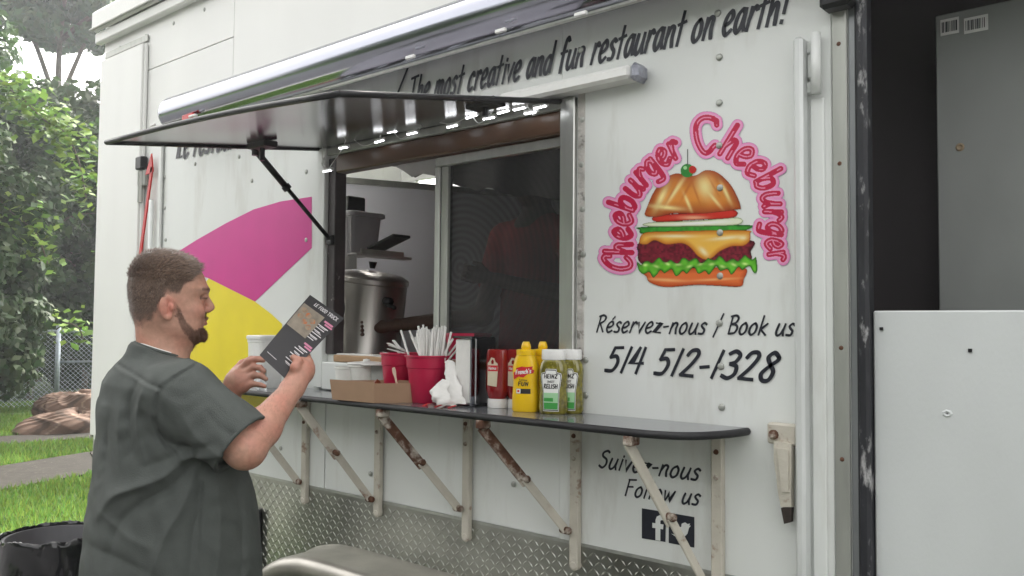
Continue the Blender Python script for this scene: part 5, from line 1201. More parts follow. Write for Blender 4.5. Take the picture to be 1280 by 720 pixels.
# ================================================================== people: implicit surfaces meshed with OpenVDB
import openvdb as vdb
SA, CA = .3732, .9278                                  # heading of the line of sight to the man
PT = 2.36                                              # his distance along that line
def Lp(px, py, t):
    """pixel + distance along the central ray -> person frame (right, up, away)"""
    qx, qy = (px - 640) / F, -(py - 360) / F; lam = t / (CA - SA * qx)
    return np.array((lam * (CA * qx + SA), lam * qy, t))
def to_world(P):
    P = np.asarray(P, float); c = np.stack([CA * P[..., 0] - SA * P[..., 2], P[..., 1], -(SA * P[..., 0] + CA * P[..., 2])], -1)
    return CAM + c @ R.T
def from_world(P):
    c = (np.asarray(P, float) - CAM) @ R; return np.stack([CA * c[..., 0] - SA * c[..., 2], c[..., 1], -SA * c[..., 0] - CA * c[..., 2]], -1)
class Vol:
    def __init__(s, lo, hi, vs):
        s.lo = np.array(lo, np.float32); s.vs = vs; s.n = np.ceil((np.array(hi) - s.lo) / vs).astype(int) + 1
        s.a = np.full(s.n, .05, np.float32)
    def sub(s, lo, hi, pad=.03):
        i0 = np.clip(np.floor((np.array(lo) - pad - s.lo) / s.vs).astype(int), 0, s.n); i1 = np.clip(np.ceil((np.array(hi) + pad - s.lo) / s.vs).astype(int) + 1, 0, s.n)
        ax = [(s.lo[k] + s.vs * np.arange(i0[k], i1[k])).astype(np.float32) for k in range(3)]
        return tuple(slice(a, b_) for a, b_ in zip(i0, i1)), ax[0][:, None, None], ax[1][None, :, None], ax[2][None, None, :]
    def comb(s, sl, d, k, mode):
        v = s.a[sl]; d = d.astype(np.float32)
        if mode == 'u':
            if k > 0: h = np.maximum(k - np.abs(v - d), 0) / k; v[...] = np.minimum(v, d) - h * h * k * .25
            else: v[...] = np.minimum(v, d)
        else:
            if k > 0: h = np.maximum(k - np.abs(v + d), 0) / k; v[...] = np.maximum(v, -d) + h * h * k * .25
            else: v[...] = np.maximum(v, -d)
    def cone(s, a, b_, ra, rb, k=.01, mode='u'):
        a, b_ = np.array(a, float), np.array(b_, float); r = max(ra, rb)
        sl, x, y, z = s.sub(np.minimum(a, b_) - r, np.maximum(a, b_) + r, .012 + k); d = b_ - a; L2 = d.dot(d) + 1e-12
        t_ = np.clip(((x - a[0]) * d[0] + (y - a[1]) * d[1] + (z - a[2]) * d[2]) / L2, 0, 1)
        q = np.sqrt((x - a[0] - t_ * d[0]) ** 2 + (y - a[1] - t_ * d[1]) ** 2 + (z - a[2] - t_ * d[2]) ** 2) - (ra + (rb - ra) * t_)
        s.comb(sl, q, k, mode)
    def ell(s, c, r, A=None, k=.01, mode='u'):
        c = np.array(c, float); r = np.array(r, float); A = np.eye(3) if A is None else np.array(A, float); m = r.max()
        sl, x, y, z = s.sub(c - m, c + m, .012 + k); X, Y, Z = x - c[0], y - c[1], z - c[2]
        u = [(X * A[i][0] + Y * A[i][1] + Z * A[i][2]) / r[i] for i in range(3)]; k0 = np.sqrt(u[0] ** 2 + u[1] ** 2 + u[2] ** 2)
        k1 = np.sqrt(sum((u[i] / r[i]) ** 2 for i in range(3))) + 1e-6
        s.comb(sl, k0 * (k0 - 1) / k1, k, mode)
    def mesh(s):
        g = vdb.FloatGrid(.05); g.copyFromArray(np.ascontiguousarray(s.a)); P, T_, Q = g.convertToPolygons(isovalue=0., adaptivity=0.) if False else (lambda r: (r[0], None, r[1]))(g.convertToQuads(0.))
        return np.array(P) * s.vs + s.lo, np.array(Q)
def smooth_mesh(P, Q, it=2, w=.5):
    n = len(P)
    for _ in range(it):
        acc = np.zeros_like(P); cnt = np.zeros(n)
        for i in range(4):
            for j in ((i + 1) % 4, (i + 3) % 4):
                for k in range(3): acc[:, k] += np.bincount(Q[:, i], weights=P[Q[:, j], k], minlength=n)
                cnt += np.bincount(Q[:, i], minlength=n)
        P = P * (1 - w) + acc / np.maximum(cnt, 1)[:, None] * w
    return P
def normals(P, Q):
    nf = np.cross(P[Q[:, 2]] - P[Q[:, 0]], P[Q[:, 3]] - P[Q[:, 1]]); N_ = np.zeros_like(P)
    for i in range(4):
        for k in range(3): N_[:, k] += np.bincount(Q[:, i], weights=nf[:, k], minlength=len(P))
    return N_ / (np.linalg.norm(N_, axis=1)[:, None] + 1e-12)
def fix_wind(Pw, Q):
    v = np.einsum('ij,ij->i', Pw[Q[:, 0]], np.cross(Pw[Q[:, 1]], Pw[Q[:, 2]])).sum() + np.einsum('ij,ij->i', Pw[Q[:, 0]], np.cross(Pw[Q[:, 2]], Pw[Q[:, 3]])).sum()
    return Q[:, ::-1] if v < 0 else Q
def put_mesh(name, P, Q, m_, parent, col=None):
    Pw = to_world(P); Q = fix_wind(Pw - Pw.mean(0), Q); o = mesh_from(name, Pw, np.ascontiguousarray(Q), m_, parent, True, colors=col); return o
def nz3(P, s): 
    q = P / s; return (np.sin(q[:, 0] * 1.7 + np.sin(q[:, 1] * 2.3)) + np.sin(q[:, 1] * 1.9 + np.sin(q[:, 2] * 2.1)) + np.sin(q[:, 2] * 2.2 + np.sin(q[:, 0] * 1.6))) / 3
def ipl(y, tab, j): tab = np.array(tab, float); o = np.argsort(tab[:, 0]); return np.interp(y, tab[o, 0], tab[o, j])

# --- skin, hair, cloth materials
m_skin = bpy.data.materials.new("skin"); m_skin.use_nodes = True; t = m_skin.node_tree; bs = t.nodes['Principled BSDF']
at_ = N(t, 'ShaderNodeAttribute'); at_.attribute_name = 'Col'; nz = N(t, 'ShaderNodeTexNoise'); nz.inputs['Scale'].default_value = 90; nz.inputs['Detail'].default_value = 5; tc = N(t, 'ShaderNodeTexCoord'); t.links.new(tc.outputs['Object'], nz.inputs['Vector'])
mr = N(t, 'ShaderNodeMapRange'); mr.inputs['To Min'].default_value = .72; mr.inputs['To Max'].default_value = 1.26; hs = N(t, 'ShaderNodeHueSaturation'); t.links.new(nz.outputs['Fac'], mr.inputs['Value']); t.links.new(mr.outputs[0], hs.inputs['Value']); t.links.new(at_.outputs['Color'], hs.inputs['Color']); t.links.new(hs.outputs[0], bs.inputs['Base Color'])
bs.inputs['Roughness'].default_value = .48; bs.inputs['Subsurface Weight'].default_value = .08; bs.inputs['Subsurface Scale'].default_value = .012; bs.inputs['Subsurface Radius'].default_value = (1, .4, .25); bs.inputs['Specular IOR Level'].default_value = .4
bp = N(t, 'ShaderNodeBump'); bp.inputs['Strength'].default_value = .25; bp.inputs['Distance'].default_value = .002; nz2 = N(t, 'ShaderNodeTexNoise'); nz2.inputs['Scale'].default_value = 420; t.links.new(tc.outputs['Object'], nz2.inputs['Vector']); t.links.new(nz2.outputs['Fac'], bp.inputs['Height']); t.links.new(bp.outputs[0], bs.inputs['Normal'])
m_shirt = mat("charcoal_green_shirt_cloth", (.074, .082, .077), .82, 0, var=.05, vscale=40, bump=.35, bscale=420, spec=.25, col2=(.082, .090, .084), pscale=60, pthr=.5, patch=.3)
m_hair = mat('brown_hair', (.1, .1, .1), .42, attr='Col')
m_scalp = mat("cropped_hair_mass", (.10, .064, .046), .7, 0, var=.30, vscale=90, bump=.9, bscale=260, stretch=(1, 1, .5))
m_beardm = mat('brown_beard', (.1, .1, .1), .55, attr='Col')
m_trou = mat("dark_trousers", (.03, .032, .04), .85, 0, var=.15, vscale=30)
m_shoe = mat("black_shoes", (.02, .02, .02), .45)
m_tee = mat("white_tee_edge", (.7, .7, .68), .8)

# --- head frame
HP, HT = math.radians(13), math.radians(3)            # turned away, tipped down
HF = np.array((math.cos(HP) * math.cos(HT), -math.sin(HT), math.sin(HP) * math.cos(HT)))
HU = np.array((math.sin(HT) * math.cos(HP), math.cos(HT), math.sin(HT) * math.sin(HP)))
HS = np.array((math.sin(HP), 0, -math.cos(HP)))       # his right side (towards the photographer)
HO = Lp(200.5, 383, PT)
def hd(f, u, s): return HO + HF * f + HU * u + HS * s
HA = np.array([HF, HU, HS])
# --- body frame
BP = math.radians(22); BF = np.array((math.cos(BP), 0, math.sin(BP))); BS = np.array((math.sin(BP), 0, -math.cos(BP)))
def Bx(px, py, t): return Lp(px, py, t)
front = [(.137, .012), (.134, .035), (.128, .055), (.115, .076), (.1, .091), (.085, .101), (.065, .109), (.05, .113), (.038, .108), (.026, .104), (.01, .106), (-.01, .109), (-.022, .110), (-.034, .110), (-.05, .106), (-.06, .107), (-.075, .108), (-.088, .096), (-.098, .072)]
back = [(.137, -.018), (.134, -.03), (.128, -.042), (.115, -.056), (.1, -.066), (.085, -.072), (.05, -.077), (.02, -.075), (-.01, -.068), (-.03, -.055), (-.05, -.035), (-.07, -.005), (-.098, .03)]
width = [(.137, .022), (.134, .038), (.128, .050), (.115, .062), (.1, .070), (.085, .075), (.05, .079), (.02, .078), (-.01, .074), (-.03, .071), (-.05, .067), (-.07, .059), (-.088, .044), (-.098, .026)]
V = Vol((-.30, -.50, PT - .42), (.46, .26, PT + .40), .0026)
def head_fields(x, y, z):
    X, Y, Z = x - HO[0], y - HO[1], z - HO[2]
    return [X * HA[i][0] + Y * HA[i][1] + Z * HA[i][2] for i in range(3)]
sl, x, y, z = V.sub(HO - .15, HO + .15, .02)
f_, u_, s_ = head_fields(x, y, z); uu = np.clip(u_, -.098, .137)
a1, a0, wd = ipl(uu, front, 1), ipl(uu, back, 1), ipl(uu, width, 1); xc, ha = (a1 + a0) / 2, (a1 - a0) / 2
g = ((np.abs(f_ - xc) / ha) ** 2.25 + (np.abs(s_) / wd) ** 2.25) ** (1 / 2.25); d = (g - 1) * np.minimum(ha, wd); over = np.maximum(u_ - .137, -.098 - u_)
d = np.where(over > 0, np.sqrt(np.maximum(d, 0) ** 2 + over ** 2), d) ; d = np.maximum(d, over)
V.comb(sl, d, 0, 'u')
# temples slightly in, cheekbones, brow, nose, lips, chin, ear
for sg in (1, -1):
    V.ell(hd(.096, .024, sg * .036), (.016, .013, .018), HA, .012, 's')
    V.ell(hd(.090, .022, sg * .034), (.0125, .0125, .0125), HA, .003)
    V.ell(hd(.097, .029, sg * .034), (.011, .007, .016), HA, .006)
    V.ell(hd(.066, -.008, sg * .052), (.028, .018, .016), HA, .02)
    V.cone(hd(.109, .046, sg * .010), hd(.091, .046, sg * .050), .008, .007, .014)
    V.ell(hd(.115, -.004, sg * .013), (.011, .008, .008), HA, .006)
    V.ell(hd(.045, -.055, sg * .052), (.035, .022, .014), HA, .025)
V.cone(hd(.106, .038, 0), hd(.1245, .005, 0), .0075, .0105, .010); V.ell(hd(.122, .001, 0), (.012, .009, .012), HA, .006)
V.ell(hd(.1115, -.028, 0), (.008, .0055, .022), HA, .004); V.ell(hd(.1105, -.040, 0), (.0085, .006, .019), HA, .004); V.ell(hd(.106, -.072, 0), (.014, .016, .024), HA, .012)
V.ell(hd(.121, -.034, 0), (.006, .0016, .022), HA, .003, 's')
for sg in (1, -1):
    E0 = hd(-.006, .0, sg * .081); EA = np.array([_n(HF * .95 - HS * sg * .28), HU, _n(HS * sg * .95 + HF * .28)])
    EA = np.array([_n(EA[0] + HU * .12), _n(HU - HF * .18), EA[2]])
    V.ell(E0 + EA[2] * .004, (.019, .032, .0085), EA, .004); V.ell(E0 + EA[2] * .013 + EA[0] * .003 + EA[1] * .003, (.0115, .021, .0065), EA, .003, 's')
    V.ell(E0 + EA[2] * .010 + EA[0] * .010 - EA[1] * .002, (.006, .010, .007), EA, .004); V.ell(E0 + EA[2] * .008 - EA[1] * .026, (.010, .009, .006), EA, .004)
    V.cone(E0 + EA[2] * .010 + EA[1] * .012 - EA[0] * .003, E0 + EA[2] * .009 - EA[1] * .012 - EA[0] * .004, .0035, .0035, .003)
# neck
NB = Lp(201, 462, PT + .0)
V.cone(hd(-.010, -.030, 0), NB + (.006, 0, 0), .044, .056, .03); V.cone(hd(.035, -.075, 0), NB + (.010, .010, 0), .040, .056, .03)
V.cone(hd(-.022, -.02, 0), NB + (-.002, .0, 0), .034, .048, .02); V.ell(hd(.035, -.088, 0), (.05, .028, .048), HA, .02)
# shoulders and chest under the shirt
SR, SL = Lp(227, 492, PT - .18), Lp(220, 482, PT + .18)
V.cone(NB + (-.01, -.03, 0), SR + (0, -.0, .02), .07, .055, .03); V.cone(NB + (-.01, -.03, 0), SL + (0, 0, -.02), .07, .055, .03)
V.ell(Lp(206, 560, PT), (.11, .20, .15), None, .05)
# right arm (near) with the hand that holds the menu
ER, WR = Lp(307, 560, PT - .27), Lp(366, 486, PT - .135)
V.cone(SR, ER, .056, .047, .02); V.cone(ER, ER + (WR - ER) * .32, .045, .044, .02); V.cone(ER + (WR - ER) * .32, WR, .044, .027, .02); V.ell(ER + (-.004, -.010, 0), (.034, .030, .034), None, .02)
V.cone(WR + (-.008, 0, 0), WR + (WR - ER) * .1 + (-.004, 0, 0), .026, .026, .01)
HR_ = Lp(377, 464, PT - .11)                                     # palm
def px_chain(V, pts, rs, k=.004, k0=.008):
    for i in range(len(pts) - 1): V.cone(pts[i], pts[i + 1], rs[i], rs[i + 1], k0 if i == 0 else k)
pa = _n(HR_ - WR); V.cone(WR, HR_ + (.0, .0, 0), .027, .030, .012)
V.ell(HR_ + (.004, .004, .004), (.026, .034, .024), [_n((1, .3, .3)), _n((-.3, 1, .1)), _n(np.cross((1, .3, .3), (-.3, 1, .1)))], .012)
MT = PT - .112                                                   # menu plane distance near the hand
for i, (kx, ky, tx, ty, dt) in enumerate(((386, 452, 371, 437, .0), (388, 458, 370, 444, .004), (388, 464, 369, 452, .006), (385, 470, 368, 460, .008))):
    kn = Lp(kx, ky, MT + .006 + dt); mid_ = Lp((kx + tx) / 2 + 4, (ky + ty) / 2 - 3, MT + .034 + dt); tip = Lp(tx, ty, MT + .021 + dt * .5)
    px_chain(V, [HR_ + (.0, .002 - .008 * i, .004), kn, mid_, tip], [.013, .0105, .0095, .008])
px_chain(V, [Lp(371, 470, MT - .014), Lp(369, 459, MT - .024), Lp(373, 451, MT - .019), Lp(367, 447, MT - .0135)], [.015, .0125, .0105, .009], .005)
# left arm and the open, curled hand beyond
EL, WL = Lp(246, 556, PT + .17), Lp(286, 497, PT + .14)
V.cone(SL, EL, .058, .05, .02); V.cone(EL, WL, .048, .029, .02)
PL = Lp(296, 476, PT + .13)
V.cone(WL, PL, .028, .030, .012); V.ell(PL, (.034, .030, .017), [_n((.8, .55, 0)), _n((-.55, .8, 0)), (0, 0, 1)], .012)
V.ell(Lp(303, 480, PT + .115), (.022, .026, .016), None, .012)
fing = [([(300, 462), (310, 452), (320, 449), (329, 450.5)], [.0115, .0100, .0086, .0070], .14),     # index along the top
        ([(306, 467), (317, 459), (325, 459.5), (330, 464)], [.0112, .0092, .0080, .0068], .125),
        ([(307, 475), (318, 469), (327, 470), (332.5, 474)], [.0112, .0090, .0078, .0066], .115),
        ([(306, 484), (316, 480), (325, 481), (331, 483)], [.0104, .0082, .0072, .0062], .11)]
for pts, rs, dt in fing: px_chain(V, [Lp(a, b_, PT + dt - .012 * i * (i > 0)) for i, (a, b_) in enumerate(pts)], rs)
px_chain(V, [Lp(292, 468, PT + .15), Lp(303, 455, PT + .165), Lp(314, 449.5, PT + .165), Lp(326, 448.5, PT + .155)], [.0155, .0125, .0105, .0085])
P, Q = V.mesh(); P = smooth_mesh(P, Q, 2); Nn = normals(P, Q)
# colour by region
r_ = P - HO; f_, u_, s_ = r_ @ HF, r_ @ HU, r_ @ HS
skin = np.array((.46, .255, .185)); col = np.tile(skin, (len(P), 1))
def blend(col, c, w): w = np.clip(w, 0, 1)[:, None]; return col * (1 - w) + np.array(c) * w
inhead = (np.linalg.norm(r_, axis=1) < .17)
E0 = hd(-.006, 0, .081); ear = np.linalg.norm(P - E0 - HS * .008, axis=1)
col = blend(col, (.47, .185, .135), np.clip(1.5 - ear / .024, 0, .75) * inhead * (np.abs(s_) > .074))
col = blend(col, (.46, .19, .14), np.exp(-((f_ - .09) ** 2 + (u_ + .006) ** 2) / .0011) * .55 * inhead)
col = blend(col, (.45, .15, .13), (np.exp(-((f_ - .108) ** 2 / .0004 + (u_ + .038) ** 2 / .00006 + s_ ** 2 / .0009)) * 1.1) * inhead)
col = blend(col, (.46, .20, .15), .4 * (P[:, 0] > .17)); NL = nz3(P, .022); col = blend(col, (.50, .19, .14), np.clip(NL * .5, 0, .35)); col = blend(col, (.40, .24, .17), np.clip(-NL * .5, 0, .3))
NZ = nz3(P, .006)
# hair mask: lower edge of hair as a function of f
hl = np.interp(f_, [-.09, -.06, -.035, -.018, -.004, .014, .026, .034, .05, .062, .075, .09, .104], [-.05, -.058, -.048, -.012, .030, .032, .030, .050, .064, .078, .092, .104, .128])
hm = (u_ - hl) / np.interp(f_, [-.05, -.01, .01], [.045, .03, .012]) + NZ * .22; hm = np.where(inhead & (ear > .026), hm, -1)
col = blend(col, (.095, .062, .046), np.clip(hm, 0, 1) * .9)
fadeb = np.clip((u_ - hl) / .05, 0, 1)
# beard mask
side = np.clip((f_ - .016) / .006, 0, 1)
jawt = np.interp(f_, [.016, .024, .031, .046, .069, .09, .1, .12], [.016, .010, -.002, -.030, -.052, -.053, -.05, -.05]); jawb = np.interp(f_, [.016, .027, .038, .061, .083, .1, .12], [-.012, -.022, -.048, -.069, -.091, -.108, -.112])
bm = np.minimum((jawt - u_) / .007, (u_ - jawb + .012) / .008) * np.interp(f_, [.02, .06, .09], [.7, 1., 1.4]); bm = np.where(f_ > .014, bm, -1); bm = np.minimum(bm, (f_ - .014) / .012)
mus = np.minimum((-.009 - u_) / .003, (u_ + .027) / .003); mus = np.where((f_ > .083) & (np.abs(s_) < .034), mus, -1)
gote = np.where((f_ > .080) & (u_ < -.050) & (u_ > -.112), 1.5, -1); gsid = np.where((f_ > .076) & (f_ < .096) & (u_ < -.020) & (u_ > -.06) & (np.abs(s_) > .022) & (np.abs(s_) < .040), 1., -1)
bm = np.maximum(np.maximum(bm, mus), np.maximum(gote, gsid)) + NZ * .3; bm = np.where(inhead, bm, -1)
col = blend(col, (.12, .060, .040), np.clip(bm, 0, 1) * np.interp(f_, [.02, .09], [.62, .88]))
col = blend(col, (.06, .03, .02), (np.exp(-((u_ - .049 - .006 * np.clip((np.abs(s_) - .02) / .03, 0, 1) * 0) / .0045) ** 2) * (f_ > .085) * (np.abs(s_) > .010)) * .8 * inhead)
col = blend(col, (.05, .03, .025), (np.exp(-((u_ - .0255) / .0025) ** 2) * (f_ > .080) * (np.abs(s_) > .018) * (np.abs(s_) < .052)) * .8 * inhead)
foot = to_world(Lp(205, 600, PT)); MAN = empty('person', (foot[0], foot[1], 0), "man with short brown hair and beard in a charcoal short-sleeved shirt, reading a menu", 'person')
body = put_mesh('body', P, Q, m_skin, MAN, col)

COLS = {'arm_hair': (.16, .10, .06), 'hair_strands': (.155, .102, .074), 'beard': (.115, .055, .034)}
def strands(name, idx, L, w, m_, dirf, seed, parent, jitter=.35, tilt=.35):
    rg = np.random.default_rng(seed); p = P[idx] + rg.normal(size=(len(idx), 3)) * .0012; n = Nn[idx]; dn = dirf(p) ; dn = dn - n * np.einsum('ij,ij->i', dn, n)[:, None]; dn /= np.linalg.norm(dn, axis=1)[:, None] + 1e-9
    d = dn + n * tilt + rg.normal(size=p.shape) * jitter; d /= np.linalg.norm(d, axis=1)[:, None]; s = np.cross(d, n); s /= np.linalg.norm(s, axis=1)[:, None] + 1e-9
    Ls = L[:, None] if hasattr(L, '__len__') else L; Vt = np.zeros((len(p), 3, 3)); Vt[:, 0] = p - s * w - n * .0008; Vt[:, 1] = p + s * w - n * .0008; Vt[:, 2] = p + d * Ls + n * 0
    cc = np.repeat(np.array(COLS[name])[None] * (.55 + 1.0 * rg.random((len(p), 1)) ** 1.5), 3, 0); o = mesh_from(name, to_world(Vt.reshape(-1, 3)), np.arange(3 * len(p)).reshape(-1, 3), m_, parent, colors=cc); tag(o, kind='stuff'); return o
rg = np.random.default_rng(21)
# outward normals in the person frame
ctr = HO + HU * .02
if np.einsum('ij,ij->i', Nn[inhead], (P - ctr)[inhead]).mean() < 0: Nn = -Nn
# hair cap: thicker on top
sel = np.nonzero(hm > .15)[0]
hv = Vol(HO - .17, HO + .19, .0026)
sl, x, y, z = hv.sub(HO - .15, HO + .16, .0)
f3, u3, s3 = head_fields(x, y, z); uu = np.clip(u3, -.098, .137); a1, a0, wd = ipl(uu, front, 1), ipl(uu, back, 1), ipl(uu, width, 1); xc, ha = (a1 + a0) / 2, (a1 - a0) / 2
g = ((np.abs(f3 - xc) / ha) ** 2.25 + (np.abs(s3) / wd) ** 2.25) ** (1 / 2.25); d = (g - 1) * np.minimum(ha, wd); d = np.maximum(d, u3 - .137)
hl3 = np.interp(f3, [-.09, -.06, -.035, -.018, -.004, .014, .026, .034, .05, .062, .075, .09, .104], [.0, .0, .01, .03, .055, .060, .060, .066, .078, .088, .098, .110, .130])
thick = np.clip((u3 - hl3) / .045, -1, 1) * .0022 + np.clip((u3 - .07) / .05, 0, 1) * .0035 + np.clip((f3 - .03) / .05, 0, 1) * np.clip((u3 - .10) / .02, 0, 1) * .008
cl = .0012 * np.sin(f3 * 260 + 3 * np.sin(s3 * 150)) * np.sin(u3 * 190 + 2 * np.sin(f3 * 120)) + .0012 * np.sin(s3 * 300 + f3 * 120)
hv.comb(sl, d - thick + cl * np.clip((u3 - .03) / .05, 0.2, 1), 0, 'u')
HPp, HQ = hv.mesh(); HPp = smooth_mesh(HPp, HQ, 1); kf = np.einsum('ij,j->i', HPp - HO, HU)
ff = (HPp - HO) @ HF; kf2 = kf - np.interp(ff, [-.09, -.06, -.035, -.018, -.004, .014, .026, .034, .05, .062, .075, .09, .104], [.0, .0, .01, .03, .055, .060, .060, .066, .078, .088, .098, .110, .130])
keep = (kf2 > -.006); qk = keep[HQ].all(1); HQ2 = HQ[qk]; u_i = np.unique(HQ2); mp_ = -np.ones(len(HPp), int); mp_[u_i] = np.arange(len(u_i))
hair = put_mesh('hair', HPp[u_i], mp_[HQ2], m_scalp, MAN)
top = rg.choice(np.nonzero((hm > .4) & (u_ > .07))[0], 9000); hN = None
def hair_dir(p): q = p - HO; return HF[None] * (.8) + HU[None] * .15 + HS[None] * (np.sign(q @ HS) * .25)[:, None]
P0 = P
P = P + Nn * (np.clip((u_ - .06) / .05, 0, 1) * .007 + .001)[:, None]
strands('hair_strands', top, .007 + .013 * rg.random(len(top)) * np.clip((f_[top] + .05) / .12, .3, 1.2), .0008, m_hair, hair_dir, 1, hair, .3, .55)
lw_ = np.nonzero((hm > .05) & (u_ <= .085))[0]; pw_ = np.clip(hm[lw_], 0, 1) ** 1.5; lowi = rg.choice(lw_, 17000, p=pw_ / pw_.sum())
strands('hair_strands', lowi, .002 + (.001 + .0035 * rg.random(len(lowi))) * np.clip(hm[lowi], 0, 1), .0005, m_hair, lambda p: -HU[None] * .9 - HF[None] * .35 + 0 * p, 2, hair, .35, .5)
P = P0
bl_ = np.nonzero(bm > .1)[0]; pb_ = np.clip(bm[bl_], 0, 1) ** 1.2; bi = rg.choice(bl_, 8500, p=pb_ / pb_.sum()); o = strands('beard', bi, .0025 + .0045 * rg.random(len(bi)) * np.clip((f_[bi] - .02) / .06, .2, 1.3), .0005, m_beardm, lambda p: -HU[None] * .8 + HF[None] * .45 + 0 * p, 3, MAN, .35, .45)
fa_ = np.nonzero(P[:, 0] > ER[0] - .02)[0]; q_ = P[fa_] - ER; d_ = _n(WR - ER); t_ = q_ @ d_; ok_ = (t_ > .0) & (t_ < np.linalg.norm(WR - ER) - .01) & (P[fa_, 2] < PT + .05); fa_ = rg.choice(fa_[ok_], 900)
strands('arm_hair', fa_, .006 + .006 * rg.random(len(fa_)), .00022, m_hair, lambda p: d_[None] * .8 + HU[None] * .5 + 0 * p, 4, MAN, .4, .25)
for sg in (1, -1):
    b = MB(); c = to_world(hd(.0895, .0225, sg * .034)[None])[0]; b.lathe([(.0112 * math.cos(a), .0112 * math.sin(a)) for a in np.linspace(-1.5, 1.5, 10)], c, 14); b.build('eye', mat("eye_white", (.5, .48, .46), .1), MAN, smooth=True)

# --- shirt
px2 = lambda v: v / 524.
tab = []                                                # y(person frame), centre x, half along facing, half lateral
for (py, xb, xf, bb) in [(440, 172, 228, .075), (447, 162, 236, .11), (454, 150, 245, .145), (464, 138, 256, .175), (480, 127, 268, .200), (505, 120, 280, .218), (540, 118, 288, .232), (580, 116, 300, .242), (620, 111, 313, .250), (660, 105, 319, .256), (700, 101, 322, .258), (740, 99, 322, .258), (790, 101, 318, .252), (840, 105, 313, .245)]:
    pb, pf = Lp(xb, py, PT), Lp(xf, py, PT); h = (pf[0] - pb[0]) / 2; a_ = math.sqrt(max(h * h - (bb * math.sin(BP)) ** 2, .003)) / math.cos(BP); tab.append((pb[1], (pb[0] + pf[0]) / 2, a_, bb))
tab = tab[::-1]
ylo, yhi = tab[0][0], tab[-1][0]
SV = Vol((-.30, ylo - .03, PT - .45), (.30, yhi + .05, PT + .36), .0040)
sl, x, y, z = SV.sub(SV.lo, SV.lo + SV.vs * (SV.n - 1), 0)
yc = np.clip(y, ylo, yhi); cx_, aa, bb = ipl(yc, tab, 1), ipl(yc, tab, 2), ipl(yc, tab, 3)
X, Z = x - cx_, z - PT; fb = X * BF[0] + Z * BF[2]; sb_ = X * BS[0] + Z * BS[2]
g = ((np.abs(fb) / aa) ** 2.2 + (np.abs(sb_) / bb) ** 2.2) ** (1 / 2.2); d = (g - 1) * np.minimum(aa, bb); d = np.maximum(d, np.maximum(y - yhi - .006, ylo - y)); SV.comb(sl, d, 0, 'u')
# shoulder slopes and both sleeves
SV.cone(NB + (-.02, -.03, 0), SR + (-.006, -.004, .01), .074, .072, .05); SV.cone(NB + (-.02, -.03, 0), SL + (-.006, -.006, -.01), .074, .070, .05)
def sleeve(S0, E_, r0, r1, t1):
    e = S0 + (E_ - S0) * t1; ax_ = _n(E_ - S0); c = e + ax_ * .012
    TMP = Vol(SV.lo, SV.lo + SV.vs * (SV.n - 1), SV.vs); TMP.n = SV.n; TMP.a = np.full(SV.n, .05, np.float32); TMP.cone(S0, e + ax_ * .03, r0, r1 + .002, 0)
    # flat hem: cut away beyond the plane, hollow it
    sl, x, y, z = SV.sub(np.minimum(c, E_) - .14, np.maximum(c, E_) + .14, 0)
    pl = (x - c[0]) * ax_[0] + (y - c[1]) * ax_[1] + (z - c[2]) * ax_[2]; rad = np.sqrt(np.maximum((x - c[0]) ** 2 + (y - c[1]) ** 2 + (z - c[2]) ** 2 - pl ** 2, 0))
    TMP.a[sl] = np.maximum(TMP.a[sl], pl); TMP.a[sl] = np.maximum(TMP.a[sl], -np.maximum(rad - (r1 - .011), -(pl + .018)))
    h_ = np.maximum(.035 - np.abs(SV.a - TMP.a), 0) / .035; far_ = np.clip(-(np.float32(0) + (SV.lo[0] + SV.vs * np.arange(SV.n[0]))[:, None, None] * ax_[0] + (SV.lo[1] + SV.vs * np.arange(SV.n[1]))[None, :, None] * ax_[1] + (SV.lo[2] + SV.vs * np.arange(SV.n[2]))[None, None, :] * ax_[2] - c.dot(ax_) + .05) / .05, 0, 1)
    SV.a[...] = np.minimum(SV.a, TMP.a) - (h_ * h_ * .035 * .25 * far_).astype(np.float32)
    return c, ax_
C1, AX1 = sleeve(SR, ER, .078, .080, .87)
C2, AX2 = sleeve(SL, EL, .074, .070, .80)
# neck hole
CRG = Lp(201, 438, PT); CN = _n((.33, .94, 0))
SV.cone(NB + (0, -.03, 0), CRG - CN * .01, .085, .066, .03)
sl, x, y, z = SV.sub(CRG - .16, CRG + .16, 0); pl = (x - CRG[0]) * CN[0] + (y - CRG[1]) * CN[1] + (z - CRG[2]) * CN[2]; rad = np.sqrt(np.maximum((x - CRG[0]) ** 2 + (y - CRG[1]) ** 2 + (z - CRG[2]) ** 2 - pl ** 2, 0))
SV.comb(sl, np.maximum(-pl, rad - .15), 0, 's'); SV.comb(sl, np.maximum(-(pl + .05), rad - .060), 0, 's')
